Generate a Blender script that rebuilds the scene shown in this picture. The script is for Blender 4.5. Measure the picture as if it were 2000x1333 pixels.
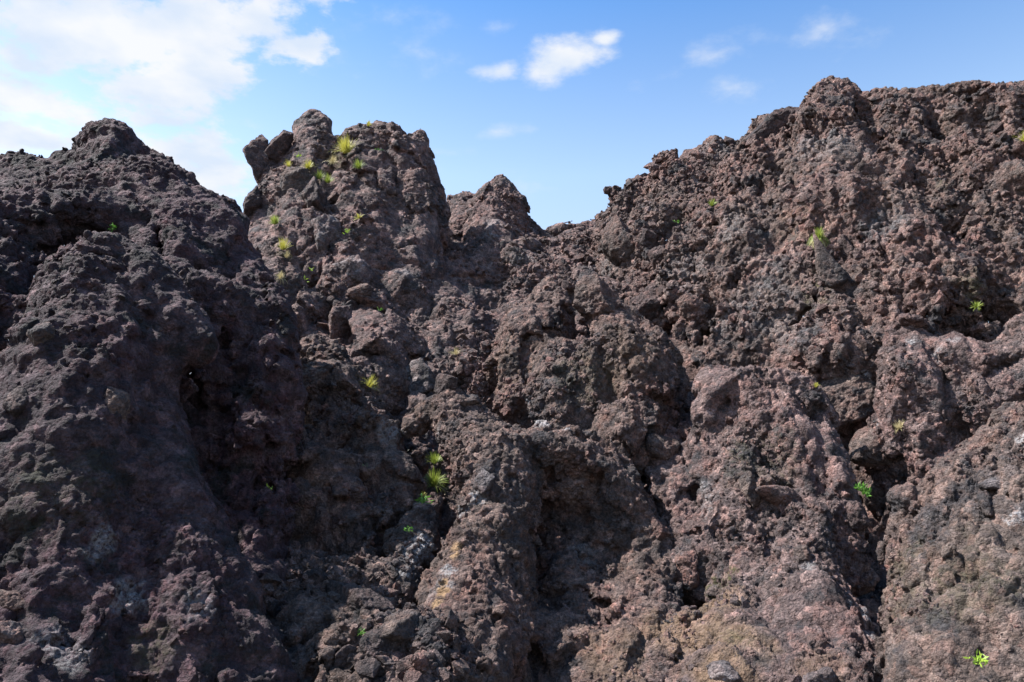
import bpy, math, random
import numpy as np
from mathutils import Vector, Matrix

for o in list(bpy.data.objects):
    bpy.data.objects.remove(o)
SC = bpy.context.scene
COL = SC.collection

# ------------------------------------------------------------------ camera
PITCH = math.radians(12.0)
F_PX = 1560.0                      # focal length in pixels of a 2000 px wide picture
EYE = np.array([0.0, 0.0, 1.65])
cd = bpy.data.cameras.new('camera')
cam = bpy.data.objects.new('camera', cd)
COL.objects.link(cam)
cam.location = EYE
cam.rotation_euler = (math.pi / 2 + PITCH, 0, 0)
cd.sensor_width = 36.0
cd.lens = 36.0 * F_PX / 2000.0
cd.clip_start = 0.1
cd.clip_end = 6000
SC.camera = cam

# ------------------------------------------------------------------ sun and sky
SUN_DIR = Vector((-0.76, 0.0, 1.04)).normalized()       # towards the sun
SUN_EL = math.asin(SUN_DIR.z)
SUN_AZ = math.atan2(SUN_DIR.x, SUN_DIR.y)
sd = bpy.data.lights.new('sun', 'SUN')
sd.energy = 5.0
sd.angle = math.radians(0.55)
sd.color = (1.0, 0.95, 0.90)
sun = bpy.data.objects.new('sun', sd)
COL.objects.link(sun)
sun.rotation_euler = SUN_DIR.to_track_quat('Z', 'Y').to_euler()
sun.location = (-30, 0, 40)

W = bpy.data.worlds.new('World')
SC.world = W
W.use_nodes = True
SKY_STRENGTH = 0.084
SC.view_settings.view_transform = 'Standard'
SC.view_settings.look = 'None'
SC.view_settings.exposure = 1.5
SC.view_settings.gamma = 1.0
SC.view_settings.use_curve_mapping = False
SC.render.engine = 'CYCLES'
SC.cycles.max_bounces = 4
SC.cycles.diffuse_bounces = 3


def px_to_ray(px, py):
    u = (px - 1000.0) / F_PX
    v = (666.5 - py) / F_PX
    c, s = math.cos(PITCH), math.sin(PITCH)
    return np.array([u, c - v * s, s + v * c])


def P(px, py, Y):
    d = px_to_ray(px, py)
    return EYE + d * (Y / d[1])


def rad(px, py, Y, r):
    d = px_to_ray(px, py)
    return r / F_PX * (Y / d[1])


def project(v):
    c, s = math.cos(PITCH), math.sin(PITCH)
    q = v - EYE
    f = q[:, 1] * c + q[:, 2] * s
    up = -q[:, 1] * s + q[:, 2] * c
    f = np.maximum(f, 0.05)
    return 1000 + F_PX * q[:, 0] / f, 666.5 - F_PX * up / f, f


def build_world():
    nt = W.node_tree
    nt.nodes.clear()
    N = nt.nodes.new
    L = nt.links.new
    out = N('ShaderNodeOutputWorld')
    bg = N('ShaderNodeBackground')
    bg.inputs['Strength'].default_value = SKY_STRENGTH
    L(bg.outputs[0], out.inputs[0])
    sky = N('ShaderNodeTexSky')
    sky.sky_type = 'NISHITA'
    sky.sun_disc = False
    sky.sun_elevation = SUN_EL
    sky.sun_rotation = SUN_AZ
    sky.air_density = 1.0
    sky.dust_density = 1.6
    sky.ozone_density = 2.0
    tc = N('ShaderNodeTexCoord')
    # bend the sky colour a little to the camera's rendering of blue
    hs = N('ShaderNodeMix'); hs.data_type = 'RGBA'; hs.blend_type = 'MULTIPLY'
    hs.inputs[0].default_value = 1.0
    L(sky.outputs[0], hs.inputs[6])

    def math_(op, a=None, b=None, c=None, clamp=False):
        m = N('ShaderNodeMath'); m.operation = op; m.use_clamp = clamp
        for i, x in enumerate((a, b, c)):
            if x is None:
                continue
            if isinstance(x, (int, float)):
                m.inputs[i].default_value = x
            else:
                L(x, m.inputs[i])
        return m.outputs[0]

    sep0 = N('ShaderNodeSeparateXYZ'); L(tc.outputs['Generated'], sep0.inputs[0])
    tr = N('ShaderNodeValToRGB')
    e = tr.color_ramp.elements
    e[0].position = 0.12; e[0].color = (1.70, 1.42, 1.22, 1)
    e[1].position = 0.58; e[1].color = (0.58, 0.93, 1.2, 1)
    q = e.new(0.30); q.color = (1.55, 1.34, 1.20, 1)
    q = e.new(0.40); q.color = (1.46, 1.40, 1.26, 1)
    L(sep0.outputs[2], tr.inputs[0]); L(tr.outputs[0], hs.inputs[7])

    # cloud layer: where the view direction meets a flat sheet high above
    sep = N('ShaderNodeSeparateXYZ'); L(tc.outputs['Generated'], sep.inputs[0])
    zc = math_('MAXIMUM', math_('ADD', sep.outputs[2], 0.12), 0.05)
    cx = math_('DIVIDE', sep.outputs[0], zc)
    cy = math_('DIVIDE', sep.outputs[1], zc)
    comb = N('ShaderNodeCombineXYZ'); L(cx, comb.inputs[0]); L(cy, comb.inputs[1])
    n1 = N('ShaderNodeTexNoise'); n1.inputs['Scale'].default_value = 2.6
    n1.inputs['Detail'].default_value = 9; n1.inputs['Roughness'].default_value = 0.56
    n1.inputs['Distortion'].default_value = 0.25
    L(comb.outputs[0], n1.inputs['Vector'])
    n2 = N('ShaderNodeTexNoise'); n2.inputs['Scale'].default_value = 10.0
    n2.inputs['Detail'].default_value = 8; n2.inputs['Roughness'].default_value = 0.6
    L(comb.outputs[0], n2.inputs['Vector'])

    def blob(px, py, rx, ry, rot=0.0, power=1.0):
        """soft patch of cloud about one point of the cloud sheet (sheet coordinates)"""
        def sheet(x, y):
            d = px_to_ray(x, y); d = d / np.linalg.norm(d)
            z = max(d[2] + 0.12, 0.05)
            return np.array([d[0] / z, d[1] / z])
        c = sheet(px, py)
        ca, sa = math.cos(rot), math.sin(rot)
        ex = sheet(px + rx * ca, py - rx * sa) - c
        ey = sheet(px + ry * sa, py + ry * ca) - c
        M = np.linalg.inv(np.array([[ex[0], ey[0]], [ex[1], ey[1]]]))
        dx = math_('SUBTRACT', cx, float(c[0])); dy = math_('SUBTRACT', cy, float(c[1]))
        a = math_('ADD', math_('MULTIPLY', dx, float(M[0, 0])), math_('MULTIPLY', dy, float(M[0, 1])))
        b = math_('ADD', math_('MULTIPLY', dx, float(M[1, 0])), math_('MULTIPLY', dy, float(M[1, 1])))
        r2 = math_('ADD', math_('MULTIPLY', a, a), math_('MULTIPLY', b, b))
        return math_('MULTIPLY', math_('SUBTRACT', 1.0, math_('SQRT', r2)), power)

    def vmax(items):
        o = items[0]
        for k in items[1:]:
            o = math_('MAXIMUM', o, k)
        return o
    bank = vmax([blob(*q) for q in BANK])
    small = vmax([blob(*q) for q in SMALL])
    wisp = vmax([blob(*q) for q in WISP])
    e1 = math_('SUBTRACT', n1.outputs['Fac'], 0.5)
    e2 = math_('SUBTRACT', n2.outputs['Fac'], 0.5)
    er = math_('ADD', math_('MULTIPLY', e1, 3.4), math_('MULTIPLY', e2, 2.6))
    d1 = math_('MULTIPLY', math_('ADD', math_('ADD', bank, er), -0.02), 1.6, None, True)
    d2 = math_('MULTIPLY', math_('ADD', math_('ADD', small, math_('MULTIPLY', er, 0.7)), 0.0), 1.2, None, True)
    d3 = math_('MULTIPLY', math_('MULTIPLY', math_('ADD', wisp, math_('MULTIPLY', e2, 3.2)), 0.40, None, True), 1.0, None, True)
    # more broken cloud of the same kind round the rest of the sky
    rest = math_('MULTIPLY', math_('SUBTRACT', n1.outputs['Fac'], 0.60), 4.0, None, True)
    away = math_('MULTIPLY', math_('SUBTRACT', 0.35, sep.outputs[1]), 3.0, None, True)
    rest = math_('MULTIPLY', rest, away)
    den = vmax([d1, d2, d3, rest])
    ss = N('ShaderNodeMapRange'); ss.interpolation_type = 'SMOOTHSTEP'
    L(den, ss.inputs[0])
    hor = math_('MULTIPLY', math_('ADD', sep.outputs[2], 0.02), 12.0, None, True)
    fac = math_('MULTIPLY', math_('MULTIPLY', ss.outputs[0], 0.96), hor)
    # cloud brightness: thick parts a touch greyer
    n3 = N('ShaderNodeTexNoise'); n3.inputs['Scale'].default_value = 6.5; n3.inputs['Detail'].default_value = 8
    L(comb.outputs[0], n3.inputs['Vector'])
    cr = N('ShaderNodeValToRGB')
    cr.color_ramp.elements[0].position = 0.35; cr.color_ramp.elements[0].color = (3.1, 3.5, 4.1, 1)
    cr.color_ramp.elements[1].position = 0.62; cr.color_ramp.elements[1].color = (4.05, 4.1, 4.2, 1)
    L(n3.outputs['Fac'], cr.inputs[0])
    mx = N('ShaderNodeMix'); mx.data_type = 'RGBA'
    L(fac, mx.inputs[0]); L(hs.outputs[2], mx.inputs[6]); L(cr.outputs[0], mx.inputs[7])
    L(mx.outputs[2], bg.inputs[0])


# cloud patches: px, py, rx, ry, rotation, strength
BANK = [(60, 60, 330, 150, 0.1, 1.0), (380, 60, 290, 95, 0.15, 0.95), (560, 95, 110, 38, 0.1, 0.7), (340, 150, 190, 60, 0.1, 0.8),
        (60, 200, 230, 80, -0.3, 0.8), (40, 270, 150, 60, 0.0, 0.8), (290, 235, 120, 24, -0.15, 0.75),
        (400, 330, 150, 85, -0.35, 1.0), (250, 300, 230, 60, -0.25, 0.7), (-400, 100, 500, 300, 0.0, 1.0)]
SMALL = [(1112, 112, 118, 54, 0.28, 1.1), (1180, 78, 60, 22, 0.2, 0.9), (975, 140, 55, 26, 0.15, 0.85)]
WISP = [(1425, 172, 95, 30, 0.12, 1.0), (1620, 60, 90, 55, -0.1, 0.8), (1400, 105, 160, 32, 0.3, 0.75), (770, 30, 60, 30, 0.2, 0.6),
        (800, 100, 110, 50, 0.3, 0.45), (690, 60, 120, 60, 0.3, 0.5), (980, 258, 60, 18, 0.1, 0.7), (870, 298, 60, 12, 0.0, 0.6),
        (1020, 365, 70, 22, -0.15, 0.65), (965, 55, 40, 18, 0.1, 0.5), (930, 335, 60, 16, 0.0, 0.5), (400, 240, 90, 14, 0, 0.6)]
build_world()

# ------------------------------------------------------------------ noise tools
RS = np.random.RandomState(7)
TB = 64
VT = RS.rand(TB, TB, TB).astype(np.float32)
JT = RS.rand(TB, TB, TB, 3).astype(np.float32)
CT = RS.rand(TB, TB, TB, 4).astype(np.float32)


def vnoise(p):
    if len(p) > 100000:
        return np.concatenate(list(POOL.map(_vnoise, np.array_split(p, len(p) // 60000))))
    return _vnoise(p)


def _vnoise(p):
    i = np.floor(p).astype(np.int32)
    f = (p - i).astype(np.float32)
    f = f * f * (3 - 2 * f)
    i &= TB - 1
    j = (i + 1) & (TB - 1)
    x0, y0, z0 = i[:, 0], i[:, 1], i[:, 2]
    x1, y1, z1 = j[:, 0], j[:, 1], j[:, 2]
    fx, fy, fz = f[:, 0], f[:, 1], f[:, 2]
    a = VT[x0, y0, z0] * (1 - fx) + VT[x1, y0, z0] * fx
    b = VT[x0, y1, z0] * (1 - fx) + VT[x1, y1, z0] * fx
    c = VT[x0, y0, z1] * (1 - fx) + VT[x1, y0, z1] * fx
    d = VT[x0, y1, z1] * (1 - fx) + VT[x1, y1, z1] * fx
    return ((a * (1 - fy) + b * fy) * (1 - fz) + (c * (1 - fy) + d * fy) * fz) * 2 - 1


def fbm(p, octv=4, gain=0.5):
    s = np.zeros(len(p), np.float32)
    a = 1.0
    t = 0.0
    for k in range(octv):
        s += a * vnoise(p * (2.03 ** k) + 11.3 * k)
        t += a
        a *= gain
    return s / t * 1.5


def ridged(p, octv=4, gain=0.55):
    s = np.zeros(len(p), np.float32)
    a = 1.0
    t = 0.0
    for k in range(octv):
        n = 1 - np.abs(vnoise(p * (2.03 ** k) + 7.7 * k))
        s += a * n * n
        t += a
        a *= gain
    return s / t


from concurrent.futures import ThreadPoolExecutor
POOL = ThreadPoolExecutor(4)


def _worley(p, jit=0.9, want_f2=False):
    """F1 distance, index of the cell, vector to its centre"""
    base = np.floor(p).astype(np.int32)
    fr = (p - base).astype(np.float32)
    n = len(p)
    best = np.full(n, 1e9, np.float32)
    second = np.full(n, 1e9, np.float32) if want_f2 else None
    bi = np.zeros((n, 3), np.int16)
    bv = np.zeros((n, 3), np.float32)
    for dx in (-1, 0, 1):
        for dy in (-1, 0, 1):
            for dz in (-1, 0, 1):
                o = np.array([dx, dy, dz], np.int32)
                c = (base + o) & (TB - 1)
                j = JT[c[:, 0], c[:, 1], c[:, 2]]
                v = (j - 0.5) * jit + 0.5 + o - fr
                d = np.einsum('ij,ij->i', v, v)
                m = d < best
                if want_f2:
                    second = np.where(m, best, np.minimum(second, d))
                best[m] = d[m]
                bi[m] = c[m]
                bv[m] = v[m]
    r = CT[bi[:, 0], bi[:, 1], bi[:, 2]]
    if want_f2:
        return np.sqrt(best), np.sqrt(second), r, bv
    return np.sqrt(best), r, bv


def worley(p, jit=0.9, want_f2=False):
    n = max(1, len(p) // 60000)
    parts = list(POOL.map(lambda q: _worley(q, jit, want_f2), np.array_split(p, n)))
    return tuple(np.concatenate(x) for x in zip(*parts))


def sstep(x, a, b):
    t = np.clip((x - a) / (b - a), 0, 1)
    return t * t * (3 - 2 * t)


# ------------------------------------------------------------------ solid rock: distance fields to meshes
def chain_sdf(p, chains, k):
    out = None
    for ch in chains:
        d = None
        dr = None
        for (A, ra), (B, rb) in zip(ch[:-1], ch[1:]):
            ba = B - A
            t = np.clip(((p - A) @ ba) / max(float(ba @ ba), 1e-6), 0, 1)
            q = p - A - t[:, None] * ba
            rt = ra + (rb - ra) * t
            e = np.sqrt(np.einsum('ij,ij->i', q, q)) - rt
            if d is None:
                d, dr = e, rt
            else:
                dr = np.where(e < d, rt, dr)
                d = np.minimum(d, e)
        if out is None:
            out, rad_ = d, dr
        else:
            h = np.maximum(k - np.abs(out - d), 0) / k
            rad_ = np.where(d < out, dr, rad_)
            out = np.minimum(out, d) - h * h * k * 0.25
    return out, rad_


def upsample(A, f):
    for ax in range(3):
        n = A.shape[ax]
        x = np.arange((n - 1) * f + 1) / f
        i = np.minimum(x.astype(int), n - 2)
        t = (x - i).astype(np.float32)
        sh = [1, 1, 1]
        sh[ax] = len(x)
        t = t.reshape(sh)
        A = np.take(A, i, ax) * (1 - t) + np.take(A, i + 1, ax) * t
    return A


def surface_nets(S, org, h):
    neg = S < 0
    nx, ny, nz = S.shape
    cnt = np.zeros((nx - 1, ny - 1, nz - 1), np.uint8)
    for dx in (0, 1):
        for dy in (0, 1):
            for dz in (0, 1):
                cnt += neg[dx:nx - 1 + dx, dy:ny - 1 + dy, dz:nz - 1 + dz]
    act = np.argwhere((cnt > 0) & (cnt < 8))
    del cnt
    idx = np.full((nx - 1, ny - 1, nz - 1), -1, np.int32)
    idx[act[:, 0], act[:, 1], act[:, 2]] = np.arange(len(act))
    acc = np.zeros((len(act), 3), np.float32)
    num = np.zeros(len(act), np.float32)
    corners = [(a, b, c) for a in (0, 1) for b in (0, 1) for c in (0, 1)]
    for c0 in corners:
        for ax in range(3):
            if c0[ax] == 1:
                continue
            c1 = list(c0); c1[ax] = 1
            s0 = S[act[:, 0] + c0[0], act[:, 1] + c0[1], act[:, 2] + c0[2]]
            s1 = S[act[:, 0] + c1[0], act[:, 1] + c1[1], act[:, 2] + c1[2]]
            m = (s0 < 0) != (s1 < 0)
            t = np.where(m, s0 / np.where(m, s0 - s1, 1), 0)
            pos = np.zeros((len(act), 3), np.float32) + np.array(c0, np.float32)
            pos[:, ax] += t
            acc[m] += pos[m]
            num[m] += 1
    V = (acc / num[:, None] + act) * h + org
    quads = []
    for ax in range(3):
        o = [0, 1, 2]; o.remove(ax)
        sl0 = [slice(1, -1)] * 3; sl1 = [slice(1, -1)] * 3
        sl0[ax] = slice(0, -1); sl1[ax] = slice(1, None)
        a = neg[tuple(sl0)]; b = neg[tuple(sl1)]
        e = np.argwhere(a != b)
        if not len(e):
            continue
        flip = a[e[:, 0], e[:, 1], e[:, 2]]
        base = e.copy()
        base[:, o[0]] += 1; base[:, o[1]] += 1
        def cell(d0, d1):
            q = base.copy(); q[:, o[0]] -= d0; q[:, o[1]] -= d1
            return idx[q[:, 0], q[:, 1], q[:, 2]]
        Q = np.stack([cell(1, 1), cell(0, 1), cell(0, 0), cell(1, 0)], 1)
        want = flip if ax != 1 else ~flip
        Q[~want] = Q[~want][:, ::-1]
        quads.append(Q)
    Q = np.concatenate(quads)
    Q = Q[(Q >= 0).all(1)]
    return V, Q


def vnormals(V, Q):
    n = np.cross(V[Q[:, 2]] - V[Q[:, 0]], V[Q[:, 3]] - V[Q[:, 1]])
    N = np.zeros_like(V)
    for k in range(4):
        for a in range(3):
            N[:, a] += np.bincount(Q[:, k], n[:, a], len(V))
    return N / np.maximum(np.linalg.norm(N, axis=1), 1e-9)[:, None], n


def drop_islands(V, Q, least=400):
    lab = np.arange(len(V))
    for _ in range(60):
        m = lab[Q].min(1)
        new = lab.copy()
        for k in range(4):
            np.minimum.at(new, Q[:, k], m)
        new = new[new]
        new = new[new]
        if (new == lab).all():
            break
        lab = new
    cnt = np.bincount(lab[Q[:, 0]], minlength=len(V))
    return Q[cnt[lab[Q[:, 0]]] >= least]


def compact(V, Q):
    used = np.zeros(len(V), bool)
    used[Q.ravel()] = True
    m = np.cumsum(used) - 1
    return V[used], m[Q]


def subdivide(V, Q):
    n = len(V)
    E = np.concatenate([Q[:, [0, 1]], Q[:, [1, 2]], Q[:, [2, 3]], Q[:, [3, 0]]])
    E.sort(1)
    key = E[:, 0].astype(np.int64) * n + E[:, 1]
    u, inv = np.unique(key, return_inverse=True)
    e0 = u // n; e1 = u % n
    ME = (V[e0] + V[e1]) * 0.5
    MF = V[Q].mean(1)
    m = len(Q)
    ei = inv.reshape(4, m) + n
    fi = np.arange(m) + n + len(u)
    V2 = np.concatenate([V, ME, MF])
    Q2 = np.concatenate([np.stack([Q[:, 0], ei[0], fi, ei[3]], 1), np.stack([ei[0], Q[:, 1], ei[1], fi], 1),
                         np.stack([fi, ei[1], Q[:, 2], ei[2]], 1), np.stack([ei[3], fi, ei[2], Q[:, 3]], 1)])
    return V2, Q2


def np_mesh(name, V, F, smooth=True, attrs=None):
    me = bpy.data.meshes.new(name)
    k = F.shape[1]
    me.vertices.add(len(V)); me.vertices.foreach_set('co', V.astype(np.float32).ravel())
    me.loops.add(F.size); me.loops.foreach_set('vertex_index', F.astype(np.int32).ravel())
    me.polygons.add(len(F))
    me.polygons.foreach_set('loop_start', np.arange(0, F.size, k, dtype=np.int32))
    me.update(calc_edges=True)
    me.polygons.foreach_set('use_smooth', np.full(len(F), smooth, bool))
    for nm, arr in (attrs or {}).items():
        a = me.attributes.new(nm, 'FLOAT_COLOR', 'POINT')
        a.data.foreach_set('color', arr.astype(np.float32).ravel())
    return me


# ------------------------------------------------------------------ materials
def mat_new(name):
    m = bpy.data.materials.new(name)
    m.use_nodes = True
    nt = m.node_tree
    nt.nodes.clear()
    out = nt.nodes.new('ShaderNodeOutputMaterial')
    b = nt.nodes.new('ShaderNodeBsdfPrincipled')
    nt.links.new(b.outputs[0], out.inputs[0])
    return m, nt, b


def rock_material(name, base, red, pale, fine=1.0, island=False, attr=True, objrand=False, spec=0.25, tint=0.5):
    base, red, pale = [tuple(1.06 * x for x in c) for c in (base, red, pale)]
    m, nt, b = mat_new(name)
    N = nt.nodes.new; L = nt.links.new
    geo = N('ShaderNodeNewGeometry')
    pos = geo.outputs['Position']
    def noise(scale, detail=6, rough=0.6, vec=pos):
        n = N('ShaderNodeTexNoise'); n.inputs['Scale'].default_value = scale
        n.inputs['Detail'].default_value = detail; n.inputs['Roughness'].default_value = rough
        L(vec, n.inputs['Vector']); return n.outputs['Fac']
    def ramp(v, a, b_, ca=(0, 0, 0, 1), cb=(1, 1, 1, 1)):
        r = N('ShaderNodeMapRange'); r.inputs[1].default_value = a; r.inputs[2].default_value = b_
        L(v, r.inputs[0]); return r.outputs[0]
    def mix(f, a, c, kind='MIX'):
        x = N('ShaderNodeMix'); x.data_type = 'RGBA'; x.blend_type = kind
        if isinstance(f, float): x.inputs[0].default_value = f
        else: L(f, x.inputs[0])
        for i, v in ((6, a), (7, c)):
            if isinstance(v, tuple): x.inputs[i].default_value = (*v, 1)
            else: L(v, x.inputs[i])
        return x.outputs[2]
    def mth(op, a, c):
        x = N('ShaderNodeMath'); x.operation = op
        for i, v in ((0, a), (1, c)):
            if isinstance(v, (int, float)): x.inputs[i].default_value = v
            else: L(v, x.inputs[i])
        return x.outputs[0]
    col = mix(ramp(noise(0.6, 6), 0.42, 0.58), base, red)
    col = mix(ramp(noise(4.5, 9, 0.72), 0.46, 0.68), col, pale)
    grey = tuple(x * 0.62 for x in (base[0], base[0] * 0.94, base[0] * 0.98))
    col = mix(ramp(noise(2.2, 8, 0.7), 0.52, 0.62), col, grey)
    # clasts of differing brightness
    vc = N('ShaderNodeTexVoronoi'); vc.inputs['Scale'].default_value = 11.0; vc.inputs['Randomness'].default_value = 1.0
    wv = N('ShaderNodeVectorMath'); wv.operation = 'ADD'
    wn = N('ShaderNodeTexNoise'); wn.inputs['Scale'].default_value = 9.0; wn.inputs['Detail'].default_value = 4
    ws = N('ShaderNodeVectorMath'); ws.operation = 'SCALE'; ws.inputs['Scale'].default_value = 0.09
    L(pos, wn.inputs['Vector']); L(wn.outputs['Color'], ws.inputs[0]); L(pos, wv.inputs[0]); L(ws.outputs[0], wv.inputs[1])
    L(wv.outputs[0], vc.inputs['Vector'])
    sc_ = N('ShaderNodeSeparateColor'); L(vc.outputs['Color'], sc_.inputs[0])
    cv = N('ShaderNodeValToRGB'); ce = cv.color_ramp.elements
    ce[0].position = 0.0; ce[0].color = (0.58, 0.56, 0.58, 1)
    ce[1].position = 1.0; ce[1].color = (1.75, 1.62, 1.56, 1)
    for p_, c_ in ((0.35, (0.85, 0.84, 0.85)), (0.7, (1.12, 1.04, 1.02)), (0.82, (1.30, 1.06, 1.0))):
        q_ = ce.new(p_); q_.color = (*c_, 1)
    L(sc_.outputs[0], cv.inputs[0])
    col = mix(0.75, col, mix(1.0, col, cv.outputs[0], 'MULTIPLY'))
    # grain: fine speckle
    sp = ramp(noise(38 * fine, 4, 0.7), 0.3, 0.72)
    g = N('ShaderNodeCombineColor')
    val = mth('ADD', mth('MULTIPLY', sp, 1.15), 0.40)
    for i in range(3): L(val, g.inputs[i])
    col = mix(1.0, col, g.outputs[0], 'MULTIPLY')
    if attr:
        at = N('ShaderNodeAttribute'); at.attribute_name = 'rockmix'
        s = N('ShaderNodeSeparateColor'); L(at.outputs['Color'], s.inputs[0])
        rnd = s.outputs[0]
    elif island:
        rnd = geo.outputs['Random Per Island']
    else:
        oi = N('ShaderNodeObjectInfo'); rnd = oi.outputs['Random']
    r2 = mth('FRACT', mth('MULTIPLY', rnd, 7.31), 0.0)
    cb = N('ShaderNodeValToRGB')
    e = cb.color_ramp.elements
    e[0].position = 0.0; e[0].color = (0.62, 0.60, 0.62, 1)
    e[1].position = 1.0; e[1].color = (1.42, 1.25, 1.18, 1)
    for p_, c_ in ((0.3, (0.85, 0.84, 0.86)), (0.55, (1.0, 0.98, 0.97)), (0.72, (1.2, 1.0, 0.97)), (0.86, (1.05, 1.06, 1.12))):
        q = e.new(p_); q.color = (*c_, 1)
    L(r2, cb.inputs[0])
    col = mix(tint, col, mix(1.0, col, cb.outputs[0], 'MULTIPLY'))
    if attr:
        # lichen and salt bloom (G), ochre stain and dust (B)
        lf = mth('MULTIPLY', s.outputs[1], ramp(noise(28, 6, 0.75), 0.40, 0.58))
        col = mix(lf, col, (0.34, 0.33, 0.335))
        of = mth('MULTIPLY', s.outputs[2], ramp(noise(9, 5, 0.7), 0.26, 0.50))
        col = mix(of, col, (0.27, 0.175, 0.10))
        gf = mth('MULTIPLY', mth('SUBTRACT', 1.0, at.outputs['Alpha']), ramp(noise(12, 5, 0.7), 0.40, 0.60))
        col = mix(gf, col, (0.075, 0.08, 0.025))
    L(col, b.inputs['Base Color'])
    b.inputs['Roughness'].default_value = 0.86 if spec < 0.4 else 0.66
    b.inputs['Specular IOR Level'].default_value = spec
    # relief too fine for geometry
    v = N('ShaderNodeTexVoronoi'); v.inputs['Scale'].default_value = 34 * fine; v.inputs['Randomness'].default_value = 1.0
    L(pos, v.inputs['Vector'])
    v2 = N('ShaderNodeTexVoronoi'); v2.inputs['Scale'].default_value = 85 * fine
    L(pos, v2.inputs['Vector'])
    hgt = mth('ADD', mth('ADD', mth('MULTIPLY', noise(22 * fine, 8, 0.70), 1.0), mth('MULTIPLY', vc.outputs['Distance'], -0.7)),
              mth('ADD', mth('MULTIPLY', v.outputs['Distance'], -0.35), mth('MULTIPLY', v2.outputs['Distance'], -0.16)))
    bp = N('ShaderNodeBump'); bp.inputs['Strength'].default_value = 0.9; bp.inputs['Distance'].default_value = 0.105
    L(hgt, bp.inputs['Height']); L(bp.outputs[0], b.inputs['Normal'])
    return m


BASE = (0.084, 0.064, 0.060)
RED = (0.120, 0.080, 0.074)
PALE = (0.245, 0.185, 0.172)
M_ROCK = rock_material('clinker_rock', BASE, RED, PALE)
M_DARK = rock_material('shade_darkened_rock', (0.031, 0.021, 0.026), (0.052, 0.029, 0.037), (0.125, 0.090, 0.097), spec=0.3)  # shade of the left masses put into the rock colour, darker than the rest
M_CLIFF = rock_material('pale_clinker_rock', (0.086, 0.064, 0.056), (0.124, 0.080, 0.071), (0.215, 0.163, 0.143))
M_BROWN = rock_material('brown_clinker_rock', (0.074, 0.057, 0.050), (0.104, 0.070, 0.061), (0.200, 0.152, 0.134))
M_TAN = rock_material('tan_grey_rock', (0.094, 0.075, 0.065), (0.116, 0.084, 0.073), (0.205, 0.163, 0.145))
M_STONE = rock_material('loose_clinker', (0.098, 0.075, 0.068), (0.140, 0.090, 0.080), (0.23, 0.18, 0.163), fine=1.3, attr=False, island=True, tint=1.0)
M_STONE1 = rock_material('single_clinker', (0.098, 0.075, 0.068), (0.140, 0.090, 0.080), (0.23, 0.18, 0.163), fine=1.3, attr=False, tint=1.0)
M_STONED = rock_material('dark_clinker', (0.048, 0.037, 0.037), (0.075, 0.046, 0.046), (0.11, 0.085, 0.082), fine=1.3, attr=False, island=True, tint=1.0)
M_STONED1 = rock_material('dark_single_clinker', (0.048, 0.037, 0.037), (0.075, 0.046, 0.046), (0.11, 0.085, 0.082), fine=1.3, attr=False, tint=1.0)

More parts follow.
